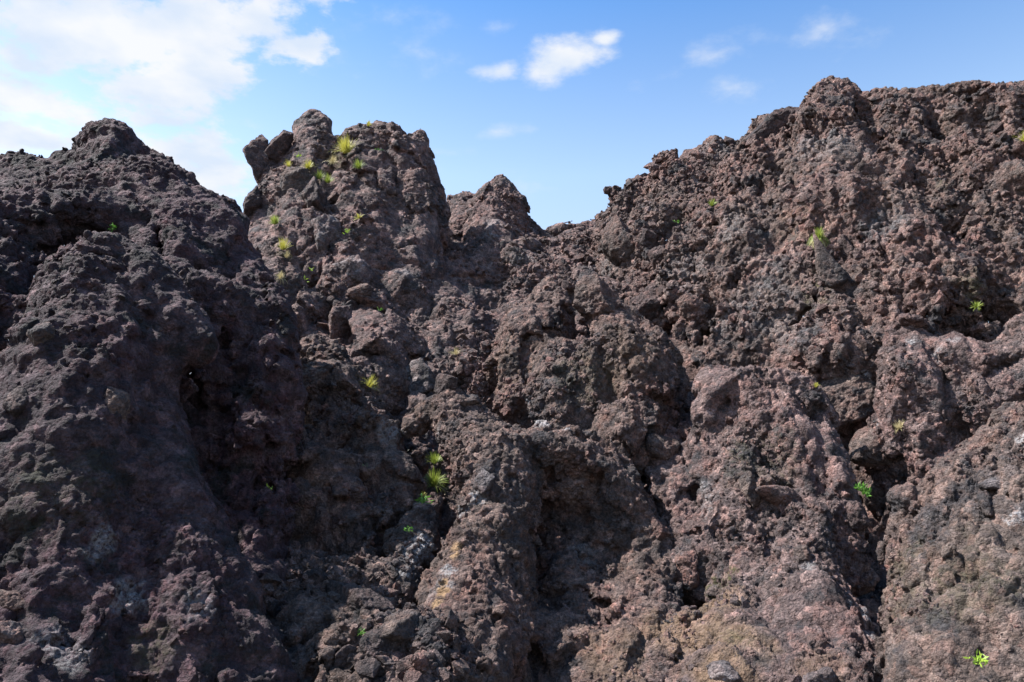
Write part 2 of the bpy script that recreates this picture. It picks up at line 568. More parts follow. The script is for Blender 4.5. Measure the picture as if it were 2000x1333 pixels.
# stains: px, py, radius px, channel (1 lichen, 2 ochre or tan dust, 3 moss), strength
STAINS = [(805, 1085, 38, 1, 1.3), (835, 1065, 30, 1, 1.3), (790, 1115, 20, 1, 1.0), (930, 975, 20, 1, 1.0), (905, 1000, 18, 1, .8),
          (945, 950, 16, 1, .6), (880, 1115, 16, 1, .9), (872, 1140, 14, 1, .7), (850, 1150, 30, 1, .35), (892, 1070, 12, 2, 1.6), (888, 1085, 10, 2, 1.6),
          (868, 1140, 10, 2, 1.6), (862, 1160, 14, 2, 1.8), (852, 1178, 13, 2, 1.8), (1028, 785, 14, 1, 1.3), (1065, 825, 18, 1, 1.1), (1050, 820, 14, 1, 1.0),
          (1110, 830, 12, 1, 1.0), (205, 1055, 26, 1, .7), (175, 1085, 20, 1, .6), (255, 1165, 32, 1, .65), (235, 1185, 20, 1, .6), (100, 1245, 45, 1, .5), (140, 1290, 30, 1, .4),
          (390, 1180, 30, 1, .4), (965, 430, 24, 1, .45), (955, 455, 18, 1, .45), (1020, 520, 30, 1, .45), (850, 445, 14, 1, .5), (855, 520, 10, 1, .5),
          (800, 530, 26, 1, .35), (1590, 270, 45, 1, .35), (1630, 280, 40, 1, .3), (1385, 290, 40, 1, .3), (1360, 360, 18, 1, .5), (1680, 755, 16, 1, .6), (1690, 735, 14, 1, .6),
          (1775, 665, 12, 1, .9), (1835, 690, 16, 1, .9), (1860, 665, 14, 1, .6), (1990, 1010, 20, 1, 1.0), (1998, 860, 12, 1, 1.2), (1710, 830, 14, 1, 1.2),
          (1690, 1200, 16, 1, .9), (1700, 1240, 14, 1, .8), (1670, 1180, 14, 1, .8), (1580, 1105, 14, 1, .6), (1140, 1080, 40, 1, .35), (1385, 980, 30, 1, .45), (1375, 950, 20, 1, .45),
          (1420, 440, 40, 1, .3), (1340, 540, 60, 1, .25), (1500, 560, 80, 1, .22), (1560, 640, 80, 1, .22), (1430, 620, 60, 1, .25), (1740, 440, 50, 1, .25),
          (1180, 530, 50, 1, .3), (760, 850, 30, 1, .6), (850, 850, 22, 1, .7), (830, 980, 24, 1, .3), (600, 230, 20, 1, .1),
          (1400, 1180, 60, 2, .45), (1330, 1240, 90, 2, .45), (1450, 1250, 70, 2, .40), (1200, 1290, 90, 2, .20), (1400, 1320, 90, 2, .5), (1600, 1300, 60, 2, .2),
          (1620, 525, 14, 2, 1.0), (1560, 440, 60, 2, .15), (1250, 690, 80, 2, .12), (1000, 720, 80, 2, .12), (1620, 520, 10, 2, 1.2), (860, 940, 60, 2, .15),
          (1600, 560, 22, 3, .8), (1608, 530, 18, 3, .8), (1590, 590, 30, 3, .4), (1420, 1130, 22, 3, .9), (1395, 1150, 20, 3, .7), (1850, 350, 20, 3, .4), (1900, 560, 30, 3, .4),
          (1440, 1250, 40, 3, .3), (300, 1280, 60, 3, .35), (660, 310, 30, 3, .5), (620, 350, 24, 3, .5), (600, 330, 16, 3, .5), (555, 495, 20, 3, .5), (120, 960, 90, 3, .2), (1830, 1150, 120, 3, .3), (1500, 900, 80, 3, .25), (1130, 740, 80, 3, .2)]

SURF = []        # (px, py, depth, V, N) of every rock surface, for setting things down on it


def pick(px, py, win=4.0):
    best = None
    for (sx, sy, sf, V, N) in SURF:
        w = win
        m = np.nonzero((np.abs(sx - px) < w) & (np.abs(sy - py) < w))[0]
        if not len(m):
            continue
        near = sf[m].min()
        m = m[sf[m] < near + 0.12]
        if best is None or near < best[0]:
            n = N[m].mean(0)
            best = (near, V[m].mean(0), n / max(np.linalg.norm(n), 1e-6))
    if best is None:
        return (P(px, py, 12), np.array([0, -1, 0.3])) if win > 20 else pick(px, py, win * 3)
    return best[1], best[2]


def tag(o, label=None, cat=None, group=None, kind=None):
    if label: o['label'] = label
    if cat: o['category'] = cat
    if group: o['group'] = group
    if kind: o['kind'] = kind
    return o


def rock_mass(name, chains_px, carve=(), ribs=0.10, rough=0.028, bead=1.0, facet=0.72, crag=0.095, rib_w=0.8, crag_z=0.45, k=0.35, h=0.042, h0=0.17, large=0.20, block=0.10, block_cell=0.9, mid=0.055, mid_cell=0.30,
              fine=0.026, fine_cell=0.085, stretch=0.75, seed=0, mat=None, fine_scale=1.0, flow=0.0, cull=0.45, plane=None, bounds=None,
              label=None, cat=None, kind=None, group=None, smooth_bias=0.0):
    world = lambda L: [[(P(a, b, Y), rad(a, b, Y, r)) for (a, b, Y, r) in ch] for ch in L]
    chains = world(chains_px)
    pts = np.array([c[0] for ch in chains for c in ch]); rr = np.array([c[1] for ch in chains for c in ch])
    lo = (pts - rr[:, None]).min(0) - 0.55
    hi = (pts + rr[:, None]).max(0) + 0.55
    # keep to what could be seen from near the camera
    lo[2] = max(lo[2], -1.0)
    lo[1] = max(lo[1], 2.5)
    lim = hi[1] * 0.86 + 0.8
    lo[0] = max(lo[0], -lim); hi[0] = min(hi[0], lim)
    if bounds is not None:
        lo = np.minimum(lo, bounds[0]); hi = np.maximum(hi, bounds[1])
    n = np.ceil((hi - lo) / h0).astype(int) + 1
    g = np.stack(np.meshgrid(*[np.arange(a) for a in n], indexing='ij'), -1).reshape(-1, 3).astype(np.float32) * h0 + lo
    g = g.astype(np.float32)
    off = np.array([seed * 3.17, seed * 5.71, seed * 1.93], np.float32)
    S, RL = chain_sdf(g, chains, k)
    amp = np.clip(RL / 0.75, 0.22, 1.0)
    if plane is not None:
        pd = plane(g)
        hh = np.maximum(k - np.abs(S - pd), 0) / k
        S = np.minimum(S, pd) - hh * hh * k * 0.25
    st = np.array([1, 1, stretch], np.float32)
    q = g * st + off
    if carve:
        C, _ = chain_sdf(g + 0.12 * np.stack([vnoise(g * 1.7 + a) for a in (1.3, 4.4, 8.8)], 1), world(carve), 0.1)
        kk = 0.14
        hh = np.maximum(kk - np.abs(S + C), 0) / kk
        S = np.maximum(S, -C) + hh * hh * kk * 0.25
    S = S - amp * ribs * (ridged(g * np.array([1, 1, 0.28], np.float32) / rib_w + off, 3) - 0.45) * 1.6
    S = S - amp * large * (fbm(q / 1.5, 4) + 0.7 * (ridged(q / 0.8 + 3.1, 3) - 0.45))
    S = S.reshape(n).astype(np.float32)
    f = max(2, int(round(h0 / h)))
    h = h0 / f
    S = upsample(S, f)
    AMP = upsample(amp.reshape(n).astype(np.float32), f)
    band = np.argwhere(np.abs(S) < (block * 0.9 + mid * 1.2 + crag * 0.8 + 0.05))
    q0 = (band * np.float32(h) + lo).astype(np.float32)
    q = q0 * st + off
    warp = np.stack([vnoise(q * 2.3 + a) for a in (1.7, 9.2, 17.4)], 1) * 0.12
    qq = q + warp
    d = np.zeros(len(q), np.float32)
    if block > 0:
        F1, F2, r, v = worley(qq / block_cell, 0.95, True)
        nd = r[:, :3] * 2 - 1
        am = 0.35 + 0.65 * sstep(vnoise(q / 2.2 + 5), -0.4, 0.5)
        d += 0.9 * block * am * ((r[:, 3] - 0.5) * 1.1 + np.einsum('ij,ij->i', v, nd) * 1.3)
        edge = F2 - F1
        d -= block * 0.35 * np.exp(-(edge / 0.06) ** 2)
    F1, F2, r, v = worley(qq / mid_cell, 0.95, True)
    am = 0.12 + 0.88 * sstep(vnoise(q / 1.3 + 31) + 0.5 * vnoise(q / 0.5 + 31) + smooth_bias, -0.4, 0.5)
    d += 1.05 * mid * am * ((1 - 1.9 * F1 * F1) * (0.35 + r[:, 3] * 0.9) * (1 - facet) + facet * 1.7 * np.einsum('ij,ij->i', v, r[:, :3] * 2 - 1) + (r[:, 2] - 0.5) * 0.9 - 0.9 * np.exp(-((F2 - F1) / 0.13) ** 2))
    cr = ridged(q0 * np.array([1, 1, crag_z], np.float32) / 0.42 + off, 4, 0.6) - 0.45
    d += crag * 1.7 * cr * (0.5 + 0.5 * sstep(vnoise(q0 / 0.9 + 77), -0.3, 0.3))
    if flow > 0:
        fl = q0 @ np.array([0.35, 0.0, 1.0], np.float32) + 0.5 * vnoise(q0 / 0.9)
        wv = 1 - np.abs(vnoise(np.stack([fl * 7, q0[:, 0] * 0.8, q0[:, 1] * 0.8], 1)))
        d += flow * (wv - 0.5)
    S[band[:, 0], band[:, 1], band[:, 2]] -= d * np.clip(AMP[band[:, 0], band[:, 1], band[:, 2]] * 1.6, 0.27, 1.0)
    del AMP
    S[0] = np.maximum(S[0], 0.01); S[-1] = np.maximum(S[-1], 0.01)
    V, Q = surface_nets(S, lo, h)
    Q = drop_islands(V, Q)
    del S
    # drop what faces away from every place the picture could be taken from, and what is far outside
    N, fn = vnormals(V, Q)
    c = V[Q].mean(1)
    view = c - EYE
    view /= np.linalg.norm(view, axis=1)[:, None]
    fnn = fn / np.maximum(np.linalg.norm(fn, axis=1), 1e-9)[:, None]
    px, py, _ = project(c)
    keep = (np.einsum('ij,ij->i', fnn, view) < 0.8) & (px > -200) & (px < 2200) & (py < 1480)
    V, Q = compact(V, Q[keep])
    PENDING.append((name, V, Q, off, st, dict(fine=fine, fine_cell=fine_cell, rough=rough, bead=bead, facet=facet, smooth_bias=smooth_bias,
                                              mid_cell=mid_cell, mat=mat, label=label, cat=cat, group=group, kind=kind)))


def finish_masses():
    """second, finer step for the rock that can be seen; what lies well behind other rock stays coarse or is left out"""
    CELL = 10.0
    nx, ny = 250, 180
    zb = np.full((nx, ny), 99.0, np.float32)
    cells = []
    for (name, V, Q, off, st, k) in PENDING:
        c = V[Q].mean(1)
        px, py, f = project(c)
        N, fn = vnormals(V, Q)
        view = c - EYE
        turn = np.einsum('ij,ij->i', fn, view) / np.maximum(np.linalg.norm(fn, axis=1) * np.linalg.norm(view, axis=1), 1e-9)
        ix = np.clip(((px + 220) / CELL).astype(int), 0, nx - 1)
        iy = np.clip(((py + 40) / CELL).astype(int), 0, ny - 1)
        np.minimum.at(zb, (ix, iy), f.astype(np.float32))
        cells.append((ix, iy, f, turn))
    def dilate(z, r):
        out = z.copy()
        for ax in (0, 1):
            acc = out.copy()
            for d in range(1, r + 1):
                acc = np.maximum(acc, np.maximum(np.roll(out, d, ax), np.roll(out, -d, ax)))
            out = acc
        return out
    z0 = zb.copy(); z0[z0 > 98] = 0
    near = dilate(z0, 1)
    wide = dilate(z0, 13)
    for (name, V, Q, off, st, k), (ix, iy, f, turn) in zip(PENDING, cells):
        seen = (f < near[ix, iy] + 0.22) & (turn < 0.42)
        some = ~seen & (f < wide[ix, iy] + 1.2) & (turn < 0.6)
        finish_one(name, V, Q, seen, some, off, st, **k)


def finish_one(name, V0, Q0, seen, some, off, st, fine, fine_cell, rough, bead, facet, smooth_bias, mid_cell, mat, label, cat, group, kind):
    mf = np.zeros(len(V0), bool); mf[Q0[seen].ravel()] = True
    mc = np.zeros(len(V0), bool); mc[Q0[some].ravel()] = True
    V, Q = compact(V0, Q0[seen])
    V, Q = subdivide(V, Q)
    Vc, Qc = compact(V0, Q0[some])
    both = mf & mc
    fi = (np.cumsum(mf) - 1)[both]; ci = (np.cumsum(mc) - 1)[both]
    nfine = len(V)
    N, _ = vnormals(V, Q)
    Vf = V.astype(np.float32)
    q = Vf * np.array([1, 1, 0.85], np.float32) + off
    q = q + np.stack([vnoise(q * 6 + a) for a in (2.7, 8.2, 13.4)], 1) * 0.035
    am = 0.15 + 0.85 * sstep(vnoise(q / 0.9 + 3) + 0.5 * vnoise(q / 0.35 + 3) + smooth_bias, -0.35, 0.45)
    F1, F2, r, v = worley(q / fine_cell, 0.95, True)
    d = fine * am * ((0.9 - 1.9 * F1 * F1) * (0.4 + r[:, 3]) * (1 - facet) + facet * (1.8 * np.einsum('ij,ij->i', v, r[:, :3] * 2 - 1) + (r[:, 2] - 0.5) * 1.2) - 0.8 * np.exp(-((F2 - F1) / 0.16) ** 2))
    F1b, rb, _ = worley(q / (fine_cell * 0.45) + 5.5, 0.95)
    d += fine * 0.38 * (0.6 - 1.6 * F1b * F1b) * (0.4 + rb[:, 3])
    d = d * bead + rough * fbm(q * 4.5, 5, 0.62)
    V = V + N * d[:, None]
    if len(Qc):
        Nc, _ = vnormals(Vc, Qc)
        Vc = Vc - Nc * 0.02
        Vc[ci] = V[fi]
        V = np.concatenate([V, Vc])
        Q = np.concatenate([Q, Qc + nfine])
        r = np.concatenate([r, np.full((len(Vc), 4), 0.5, np.float32)])
        Vf = V.astype(np.float32)
        q = Vf + off
    N, _ = vnormals(V, Q)
    # colour channels carried by the rock
    mx = np.zeros((len(V), 4), np.float32)
    mx[:, 0] = r[:, 1]
    Fm, rm, _ = worley((Vf * st + off) / mid_cell, 0.95)
    big = vnoise(q * 1.3) > 0.0
    mx[big, 0] = rm[big, 1]
    mx[:, 3] = 1.0
    px, py, dep = project(V)
    sel = (np.arange(len(V)) < nfine) & (np.einsum('ij,ij->i', N, V - EYE) < 0) & (px > -60) & (px < 2060) & (py > -20) & (py < 1400)
    SURF.append((px[sel].astype(np.float32), py[sel].astype(np.float32), dep[sel].astype(np.float32), Vf[sel] + 0, N[sel].astype(np.float32)))
    origin = np.array([float(V[:, 0].mean()), float(V[:, 1].mean()), float(V[:, 2].min())])
    me = np_mesh(name, V - origin, Q, True, {'rockmix': mx})
    me.materials.append(mat or M_ROCK)
    o = bpy.data.objects.new(name, me)
    o.location = origin
    COL.objects.link(o)
    tag(o, label, cat, group, kind)
    MASS.append(dict(o=o, V=V, Q=Q, N=N, mx=mx, me=me, name=name, origin=origin, sel=sel, dep=dep, px=px, py=py))
    return o


MASS = []
PENDING = []


def crest(pts, Y, r, dy=0):
    """a chain whose upper outline follows the given points"""
    if not callable(Y):
        Y0 = Y
        Y = lambda x: Y0
    return [(x, y + r + dy, Y(x), r) for x, y in pts]


# ================================================================== the setting
# cliff: the tall clinker wall on the right
lerp = lambda a, b: (lambda x: a[1] + (b[1] - a[1]) * (x - a[0]) / (b[0] - a[0]))
Yc = lerp((1180, 17.5), (2000, 14.2))
cliff_ch = [
    crest([(1186, 402), (1215, 392), (1222, 362), (1250, 346), (1292, 346)], Yc, 14),
    crest([(1306, 338), (1325, 315), (1345, 297), (1375, 290), (1392, 270), (1408, 272), (1435, 290)], Yc, 16),
    crest([(1400, 285), (1370, 320), (1320, 350), (1260, 372)], Yc, 24),
    crest([(1462, 282), (1470, 252), (1486, 228)], Yc, 14),
    crest([(1484, 230), (1515, 215), (1540, 212)], Yc, 14),
    crest([(1545, 240), (1560, 228), (1575, 222)], Yc, 16),
    crest([(1588, 195), (1603, 162), (1618, 148), (1632, 154)], Yc, 13),
    crest([(1640, 155), (1662, 156), (1672, 190), (1688, 225)], Yc, 17),
    crest([(1694, 185), (1712, 172), (1730, 172), (1748, 180), (1772, 174), (1797, 182)], Yc, 16),
    crest([(1808, 194), (1820, 186), (1845, 176), (1872, 164), (1910, 158), (1960, 167), (2010, 160), (2080, 165), (2180, 175)], Yc, 18),
    [(1240, 440, 17.2, 60), (1280, 560, 16.2, 110), (1320, 760, 15.0, 150)],
    [(1340, 400, 16.8, 75), (1370, 560, 15.6, 130), (1400, 800, 14.2, 170), (1400, 1100, 13.0, 170)],
    [(1525, 320, 16.4, 60), (1500, 430, 15.8, 130), (1520, 640, 14.4, 170), (1560, 900, 13.4, 190)],
    [(1616, 178, 15.3, 24), (1614, 215, 15.2, 34), (1625, 260, 15.0, 54)], [(1654, 184, 15.3, 24), (1662, 225, 15.1, 34), (1655, 270, 15.0, 50)],
    [(1505, 240, 16.0, 26), (1500, 290, 15.9, 45)],
    [(1655, 200, 15.5, 26), (1700, 222, 15.5, 34), (1760, 225, 15.2, 42), (1850, 220, 14.9, 42), (1950, 215, 14.6, 40), (2080, 225, 14.2, 45)],
    [(1394, 288, 16.3, 17), (1366, 318, 16.3, 26), (1375, 360, 16.2, 44)], [(1425, 312, 16.2, 20), (1420, 345, 16.1, 28)],
    [(1620, 230, 15.6, 50), (1620, 330, 15.4, 110), (1640, 520, 14.2, 170), (1680, 760, 13.2, 190), (1700, 1000, 12.4, 150)],
    [(1740, 260, 15.0, 65), (1750, 380, 14.4, 90), (1785, 500, 13.2, 100), (1790, 620, 12.4, 110)],
    [(1930, 270, 14.4, 95), (1930, 420, 13.8, 120), (1950, 600, 13.1, 150), (1960, 800, 12.4, 170), (1960, 1000, 11.6, 170)],
    [(2080, 280, 13.8, 100), (2080, 500, 13.0, 160), (2080, 900, 12.0, 200)],
]
CLIFF_CUT = [[(1838, 270, 13.6, 16), (1860, 400, 12.9, 38), (1868, 520, 12.5, 46), (1885, 600, 12.1, 52), (1915, 650, 11.9, 60)],
             [(1455, 300, 15.6, 18), (1440, 380, 15.2, 22), (1455, 460, 14.8, 20)],
             [(1322, 420, 16.2, 16), (1315, 500, 15.6, 22), (1330, 580, 14.8, 26)],
             [(1700, 290, 14.2, 16), (1712, 340, 14.2, 24), (1700, 400, 13.9, 18)],
             [(1610, 440, 13.6, 14), (1625, 520, 13.1, 16)],
             [(1380, 700, 13.6, 30), (1330, 660, 14.0, 26)],
             [(1940, 230, 13.6, 12), (1960, 320, 13.0, 18)]]
rock_mass('cliff', cliff_ch, k=0.22, rib_w=0.6, crag_z=0.25, crag=0.13, h=0.05, h0=0.2, large=0.24, ribs=0.34, block=0.17, block_cell=0.85, carve=CLIFF_CUT, mid=0.085, mid_cell=0.25, fine=0.034, fine_cell=0.11,
          stretch=0.62, seed=1, mat=M_CLIFF, kind='structure', smooth_bias=0.25,
          label='tall reddish brown wall of coarse clinker filling the right half')

# slope behind everything, rising to the saddle
def hill(g):
    x, y, z = g[:, 0], g[:, 1], g[:, 2]
    y0 = 9.6 + 0.02 * x * x
    s = (z - 0.0) * 1.02 + y0 - y
    s = s / 1.43
    return np.maximum(s, z - 7.9)
slope_ch = [
    crest([(1066, 455), (1085, 436), (1105, 428), (1135, 432), (1165, 438), (1195, 436)], 19.5, 18),
    [(1120, 520, 19, 70), (1130, 640, 17, 120)],
    [(1010, 560, 17.5, 60), (1000, 700, 15.5, 90)],
    [(880, 560, 16.2, 60), (860, 700, 14.6, 80), (830, 800, 13.0, 60)],
    [(1050, 545, 16.4, 45), (1130, 560, 16.0, 50), (1180, 590, 15.0, 45)],
    [(620, 620, 14.6, 55), (640, 760, 13.0, 70), (640, 880, 12.0, 60)],
    [(1300, 760, 14.0, 90), (1330, 900, 12.4, 80)],
]
rock_mass('slope', slope_ch, k=0.4, h=0.05, h0=0.2, large=0.32, ribs=0.16, block=0.2, block_cell=0.7, mid=0.07, mid_cell=0.27, fine=0.028,
          stretch=0.8, seed=2, kind='structure', plane=hill, bounds=(np.array([-4.5, 8.6, -0.6]), np.array([6.5, 20.0, 8.2])), label='brown rubbly lava slope rising to the low saddle between the peaks')

# ================================================================== rock formations
# twin-topped crag left of the middle
Yp = 16.6
peak_ch = [
    crest([(590, 225), (611, 213), (630, 222)], Yp, 20),
    crest([(600, 232), (598, 262), (620, 262), (640, 275)], Yp, 26),
    [(610, 270, Yp, 36), (612, 330, 16.5, 52), (600, 420, 16.1, 80), (600, 540, 15.2, 105)],
    crest([(680, 262), (684, 250), (702, 240)], Yp, 15),
    crest([(715, 246), (738, 234), (765, 236), (783, 256), (800, 268)], Yp, 15),
    crest([(805, 262), (818, 248), (828, 268)], Yp + .2, 12),
    [(700, 290, Yp, 38), (715, 360, 16.5, 70), (700, 470, 15.8, 100), (680, 600, 14.8, 90)],
    [(765, 285, Yp, 40), (785, 370, 16.4, 60), (800, 470, 15.9, 72), (790, 600, 15.0, 80)],
    [(818, 285, Yp + .2, 20), (832, 340, 16.8, 26), (846, 390, 16.8, 30), (850, 440, 16.6, 34)],
    [(548, 300, 16.3, 12), (556, 345, 16.1, 24)], [(522, 345, 15.9, 12), (530, 375, 15.8, 20)],
    [(530, 345, 15.9, 22), (540, 400, 15.7, 36), (560, 450, 15.4, 45)],
    [(505, 400, 15.6, 26), (508, 460, 15.2, 36), (530, 540, 14.7, 70), (560, 640, 14.2, 80)],
    [(640, 520, 15.0, 60), (700, 600, 14.3, 45), (740, 680, 13.6, 70), (740, 760, 12.8, 70)],
    [(790, 500, 15.4, 28), (810, 600, 14.6, 34), (840, 700, 13.8, 40)],
]
rock_mass('rock_peak', peak_ch, k=0.10, carve=[[(664, 235, 16.4, 10), (667, 285, 16.2, 8)], [(576, 240, 16.3, 7), (574, 290, 16.1, 6)], [(803, 240, 16.5, 7), (806, 290, 16.2, 6)], [(690, 330, 15.6, 12), (665, 420, 15.2, 20), (690, 500, 14.7, 16)]], h=0.047, h0=0.19, large=0.17, ribs=0.14, block=0.20, bead=0.7, block_cell=0.62, mid=0.05, mid_cell=0.24, fine=0.026,
          stretch=0.7, seed=3, label='tall jagged brown crag with a blunt pinnacle and grass tufts on its shoulders', cat='rock crag')

# pointed peak in the middle
mid_ch = [
    crest([(945, 366), (962, 350), (980, 340), (994, 352), (1010, 372)], 18.6, 12),
    crest([(886, 382), (905, 376), (925, 378)], 18.8, 14),
    [(980, 372, 18.6, 26), (975, 420, 18.4, 55), (965, 500, 17.8, 80), (950, 600, 16.8, 80)],
    [(905, 408, 18.7, 24), (905, 460, 18.3, 45), (900, 540, 17.6, 60)],
    crest([(1015, 395), (1030, 420), (1052, 442), (1070, 455)], 18.8, 16),
    [(1030, 480, 18.6, 40), (1050, 540, 17.8, 60)],
]
rock_mass('rock_peak', mid_ch, k=0.12, h=0.046, large=0.12, block=0.11, bead=0.7, block_cell=0.6, mid=0.05, mid_cell=0.25, fine=0.026,
          stretch=0.8, seed=4, label='small pointed brown peak against the sky between the tall crag and the saddle', cat='rock peak')

# big dark outcrop on the left
left_ch = [
    crest([(168, 262), (186, 242), (212, 232), (238, 244), (262, 276), (300, 300), (330, 335)], 11.3, 22),
    crest([(330, 338), (360, 350), (400, 366), (425, 392), (445, 415)], 11.0, 24),
    crest([(8, 320), (26, 296), (56, 288), (80, 306)], 11.3, 18),
    crest([(104, 302), (122, 286), (148, 294)], 11.4, 16),
    crest([(-80, 330), (-10, 345)], 11.0, 30),
    [(-30, 352, 11.3, 36), (30, 335, 11.3, 32), (80, 356, 11.3, 26), (125, 334, 11.3, 28), (160, 340, 11.3, 34)],
    [(216, 292, 11.2, 50), (226, 345, 11.2, 66)],
    [(226, 345, 11.3, 62), (290, 450, 11.0, 125), (380, 700, 10.2, 195), (400, 880, 9.6, 160)],
    [(395, 440, 10.8, 62), (440, 540, 10.4, 70), (506, 640, 9.9, 78), (516, 780, 9.6, 76), (488, 930, 9.4, 76), (470, 1100, 8.9, 85), (470, 1420, 8.0, 125)],
    [(42, 372, 11.2, 46), (30, 480, 10.6, 110), (-20, 700, 9.6, 180), (-80, 1000, 8.6, 220)],
    [(115, 375, 11.2, 46), (140, 460, 10.8, 100)],
    [(200, 425, 10.0, 62), (150, 430, 9.8, 55)], [(180, 400, 10.8, 80), (260, 420, 10.8, 80), (300, 470, 10.6, 90)],
    [(70, 450, 9.6, 70), (-40, 480, 9.3, 90), (-60, 700, 8.6, 160)],
]
rock_mass('rock_outcrop', left_ch, k=0.16, h=0.048, h0=0.19, large=0.14, ribs=0.16, crag=0.07, block=0.11, bead=0.8, rough=0.045, carve=[
    [(90, 510, 9.1, 12), (140, 465, 9.1, 18), (210, 445, 9.15, 22), (290, 480, 9.1, 26), (350, 570, 9.0, 28), (420, 650, 9.0, 26)],
    [(440, 690, 9.0, 25), (415, 770, 8.9, 55), (405, 860, 8.7, 50), (440, 960, 8.5, 30)],
    [(300, 430, 9.95, 12), (335, 490, 9.75, 20), (370, 580, 9.4, 24)],
    [(455, 480, 10.0, 12), (430, 600, 9.6, 18), (450, 720, 9.2, 24)], [(545, 760, 9.2, 12), (530, 900, 9.0, 22), (500, 1000, 8.7, 20)]],
           block_cell=0.85, mid=0.08, mid_cell=0.24, fine=0.028, fine_cell=0.08,
          stretch=0.8, seed=5, mat=M_DARK, smooth_bias=0.0, flow=0.05,
          label='huge near black lava outcrop in shadow at the left, its rounded top against the clouds', cat='rock outcrop')

butt_ch = [
    crest([(80, 565), (105, 508), (150, 470), (200, 460), (250, 472), (290, 504)], 8.3, 32),
    [(190, 540, 8.4, 80), (170, 680, 8.0, 120), (140, 860, 7.5, 130), (110, 1100, 7.0, 150), (90, 1450, 6.3, 200)],
    [(270, 560, 8.4, 62), (340, 640, 8.3, 62), (385, 672, 8.2, 42)],
    [(250, 640, 8.2, 90), (240, 800, 7.9, 80), (300, 950, 7.7, 80), (350, 1120, 7.4, 110), (400, 1420, 6.9, 170)],
    [(120, 760, 7.3, 60), (100, 900, 7.0, 75), (90, 1000, 6.8, 90)],
    [(20, 900, 7.0, 60), (0, 1100, 6.7, 90), (-40, 1400, 6.2, 150)],
]
rock_mass('rock_buttress', butt_ch, k=0.16, h=0.034, h0=0.15, large=0.12, ribs=0.14, crag=0.07, block=0.10, bead=0.8, rough=0.042, carve=[
    [(190, 730, 6.9, 16), (230, 790, 6.9, 24), (240, 880, 6.7, 26)], [(300, 700, 7.4, 26), (330, 780, 7.3, 30), (320, 860, 7.1, 20)],
    [(60, 760, 6.9, 24), (40, 830, 6.8, 26)], [(330, 980, 6.7, 18), (360, 1040, 6.6, 26)], [(200, 1190, 6.0, 26), (240, 1200, 6.0, 18)]],
           block_cell=0.7, mid=0.075, mid_cell=0.2, fine=0.024, fine_cell=0.07,
          stretch=0.8, seed=6, mat=M_DARK, smooth_bias=0.05, flow=0.04,
          label='dark purplish lava buttress with a domed head standing in front of the big left outcrop', cat='rock buttress')

# lumps in the shaded gully between the left outcrop and the middle ridge
gul_ch = [
    crest([(590, 690), (615, 655), (650, 690), (690, 740), (735, 800)], 12.0, 34),
    [(620, 700, 12.0, 45), (640, 790, 11.6, 70), (700, 850, 11.2, 60), (720, 860, 11.0, 60)],
    [(590, 920, 10.8, 70), (640, 960, 10.4, 90), (690, 1000, 10.1, 70), (700, 1130, 9.8, 60)],
    [(590, 1000, 10.3, 60), (590, 1120, 9.9, 60)],
    [(720, 900, 10.9, 50), (770, 940, 10.5, 55), (760, 1010, 10.1, 45)],
]
rock_mass('rock_mound', gul_ch, k=0.2, h=0.042, large=0.2, block=0.2, rough=0.03, bead=0.6, block_cell=0.5, mid=0.06, mid_cell=0.22, fine=0.028,
          stretch=0.9, seed=7, mat=M_BROWN, smooth_bias=0.3, label='black craggy rubble mound in the shaded gully beside the left outcrop', cat='rock mound')

floor_ch = [
    [(520, 1130, 9.4, 60), (640, 1160, 9.0, 70), (780, 1150, 9.0, 60)],
    [(560, 1250, 8.4, 90), (700, 1290, 8.0, 100), (840, 1300, 7.8, 90)],
    [(600, 1420, 7.6, 130), (800, 1450, 7.2, 140)],
]
rock_mass('gully_floor', floor_ch, k=0.6, h=0.04, large=0.12, block=0.07, block_cell=0.4, mid=0.06, mid_cell=0.2, fine=0.02,
          stretch=1, seed=8, mat=M_BROWN, smooth_bias=0.3, kind='structure', label='dark stony floor of the gully')

# middle humps
hump_ch = [
    crest([(1060, 560), (1085, 536), (1120, 545)], 14.0, 18),
    [(1085, 570, 14.0, 30), (1060, 650, 13.6, 60), (1020, 730, 13.0, 60), (1010, 800, 12.6, 40)],
    crest([(1170, 610), (1195, 592), (1225, 598), (1250, 625), (1285, 660)], 12.8, 20),
    [(1200, 640, 12.8, 38), (1225, 720, 12.4, 85), (1240, 810, 11.9, 85), (1220, 880, 11.5, 80)],
    crest([(1040, 700), (1075, 680), (1110, 662), (1135, 670)], 12.6, 18),
    [(1090, 710, 12.6, 40), (1090, 790, 12.2, 70), (1110, 870, 11.7, 60)],
    [(1290, 690, 12.8, 30), (1300, 760, 12.4, 40)],
]
rock_mass('rock_hump', hump_ch, k=0.18, h=0.042, large=0.2, ribs=0.14, block=0.17, bead=0.8, block_cell=0.6, mid=0.055, mid_cell=0.22, fine=0.028,
          stretch=0.75, seed=9, mat=M_BROWN, smooth_bias=0.2, label='brown hump with two rounded heads just below the big flat-topped block', cat='rock hump')

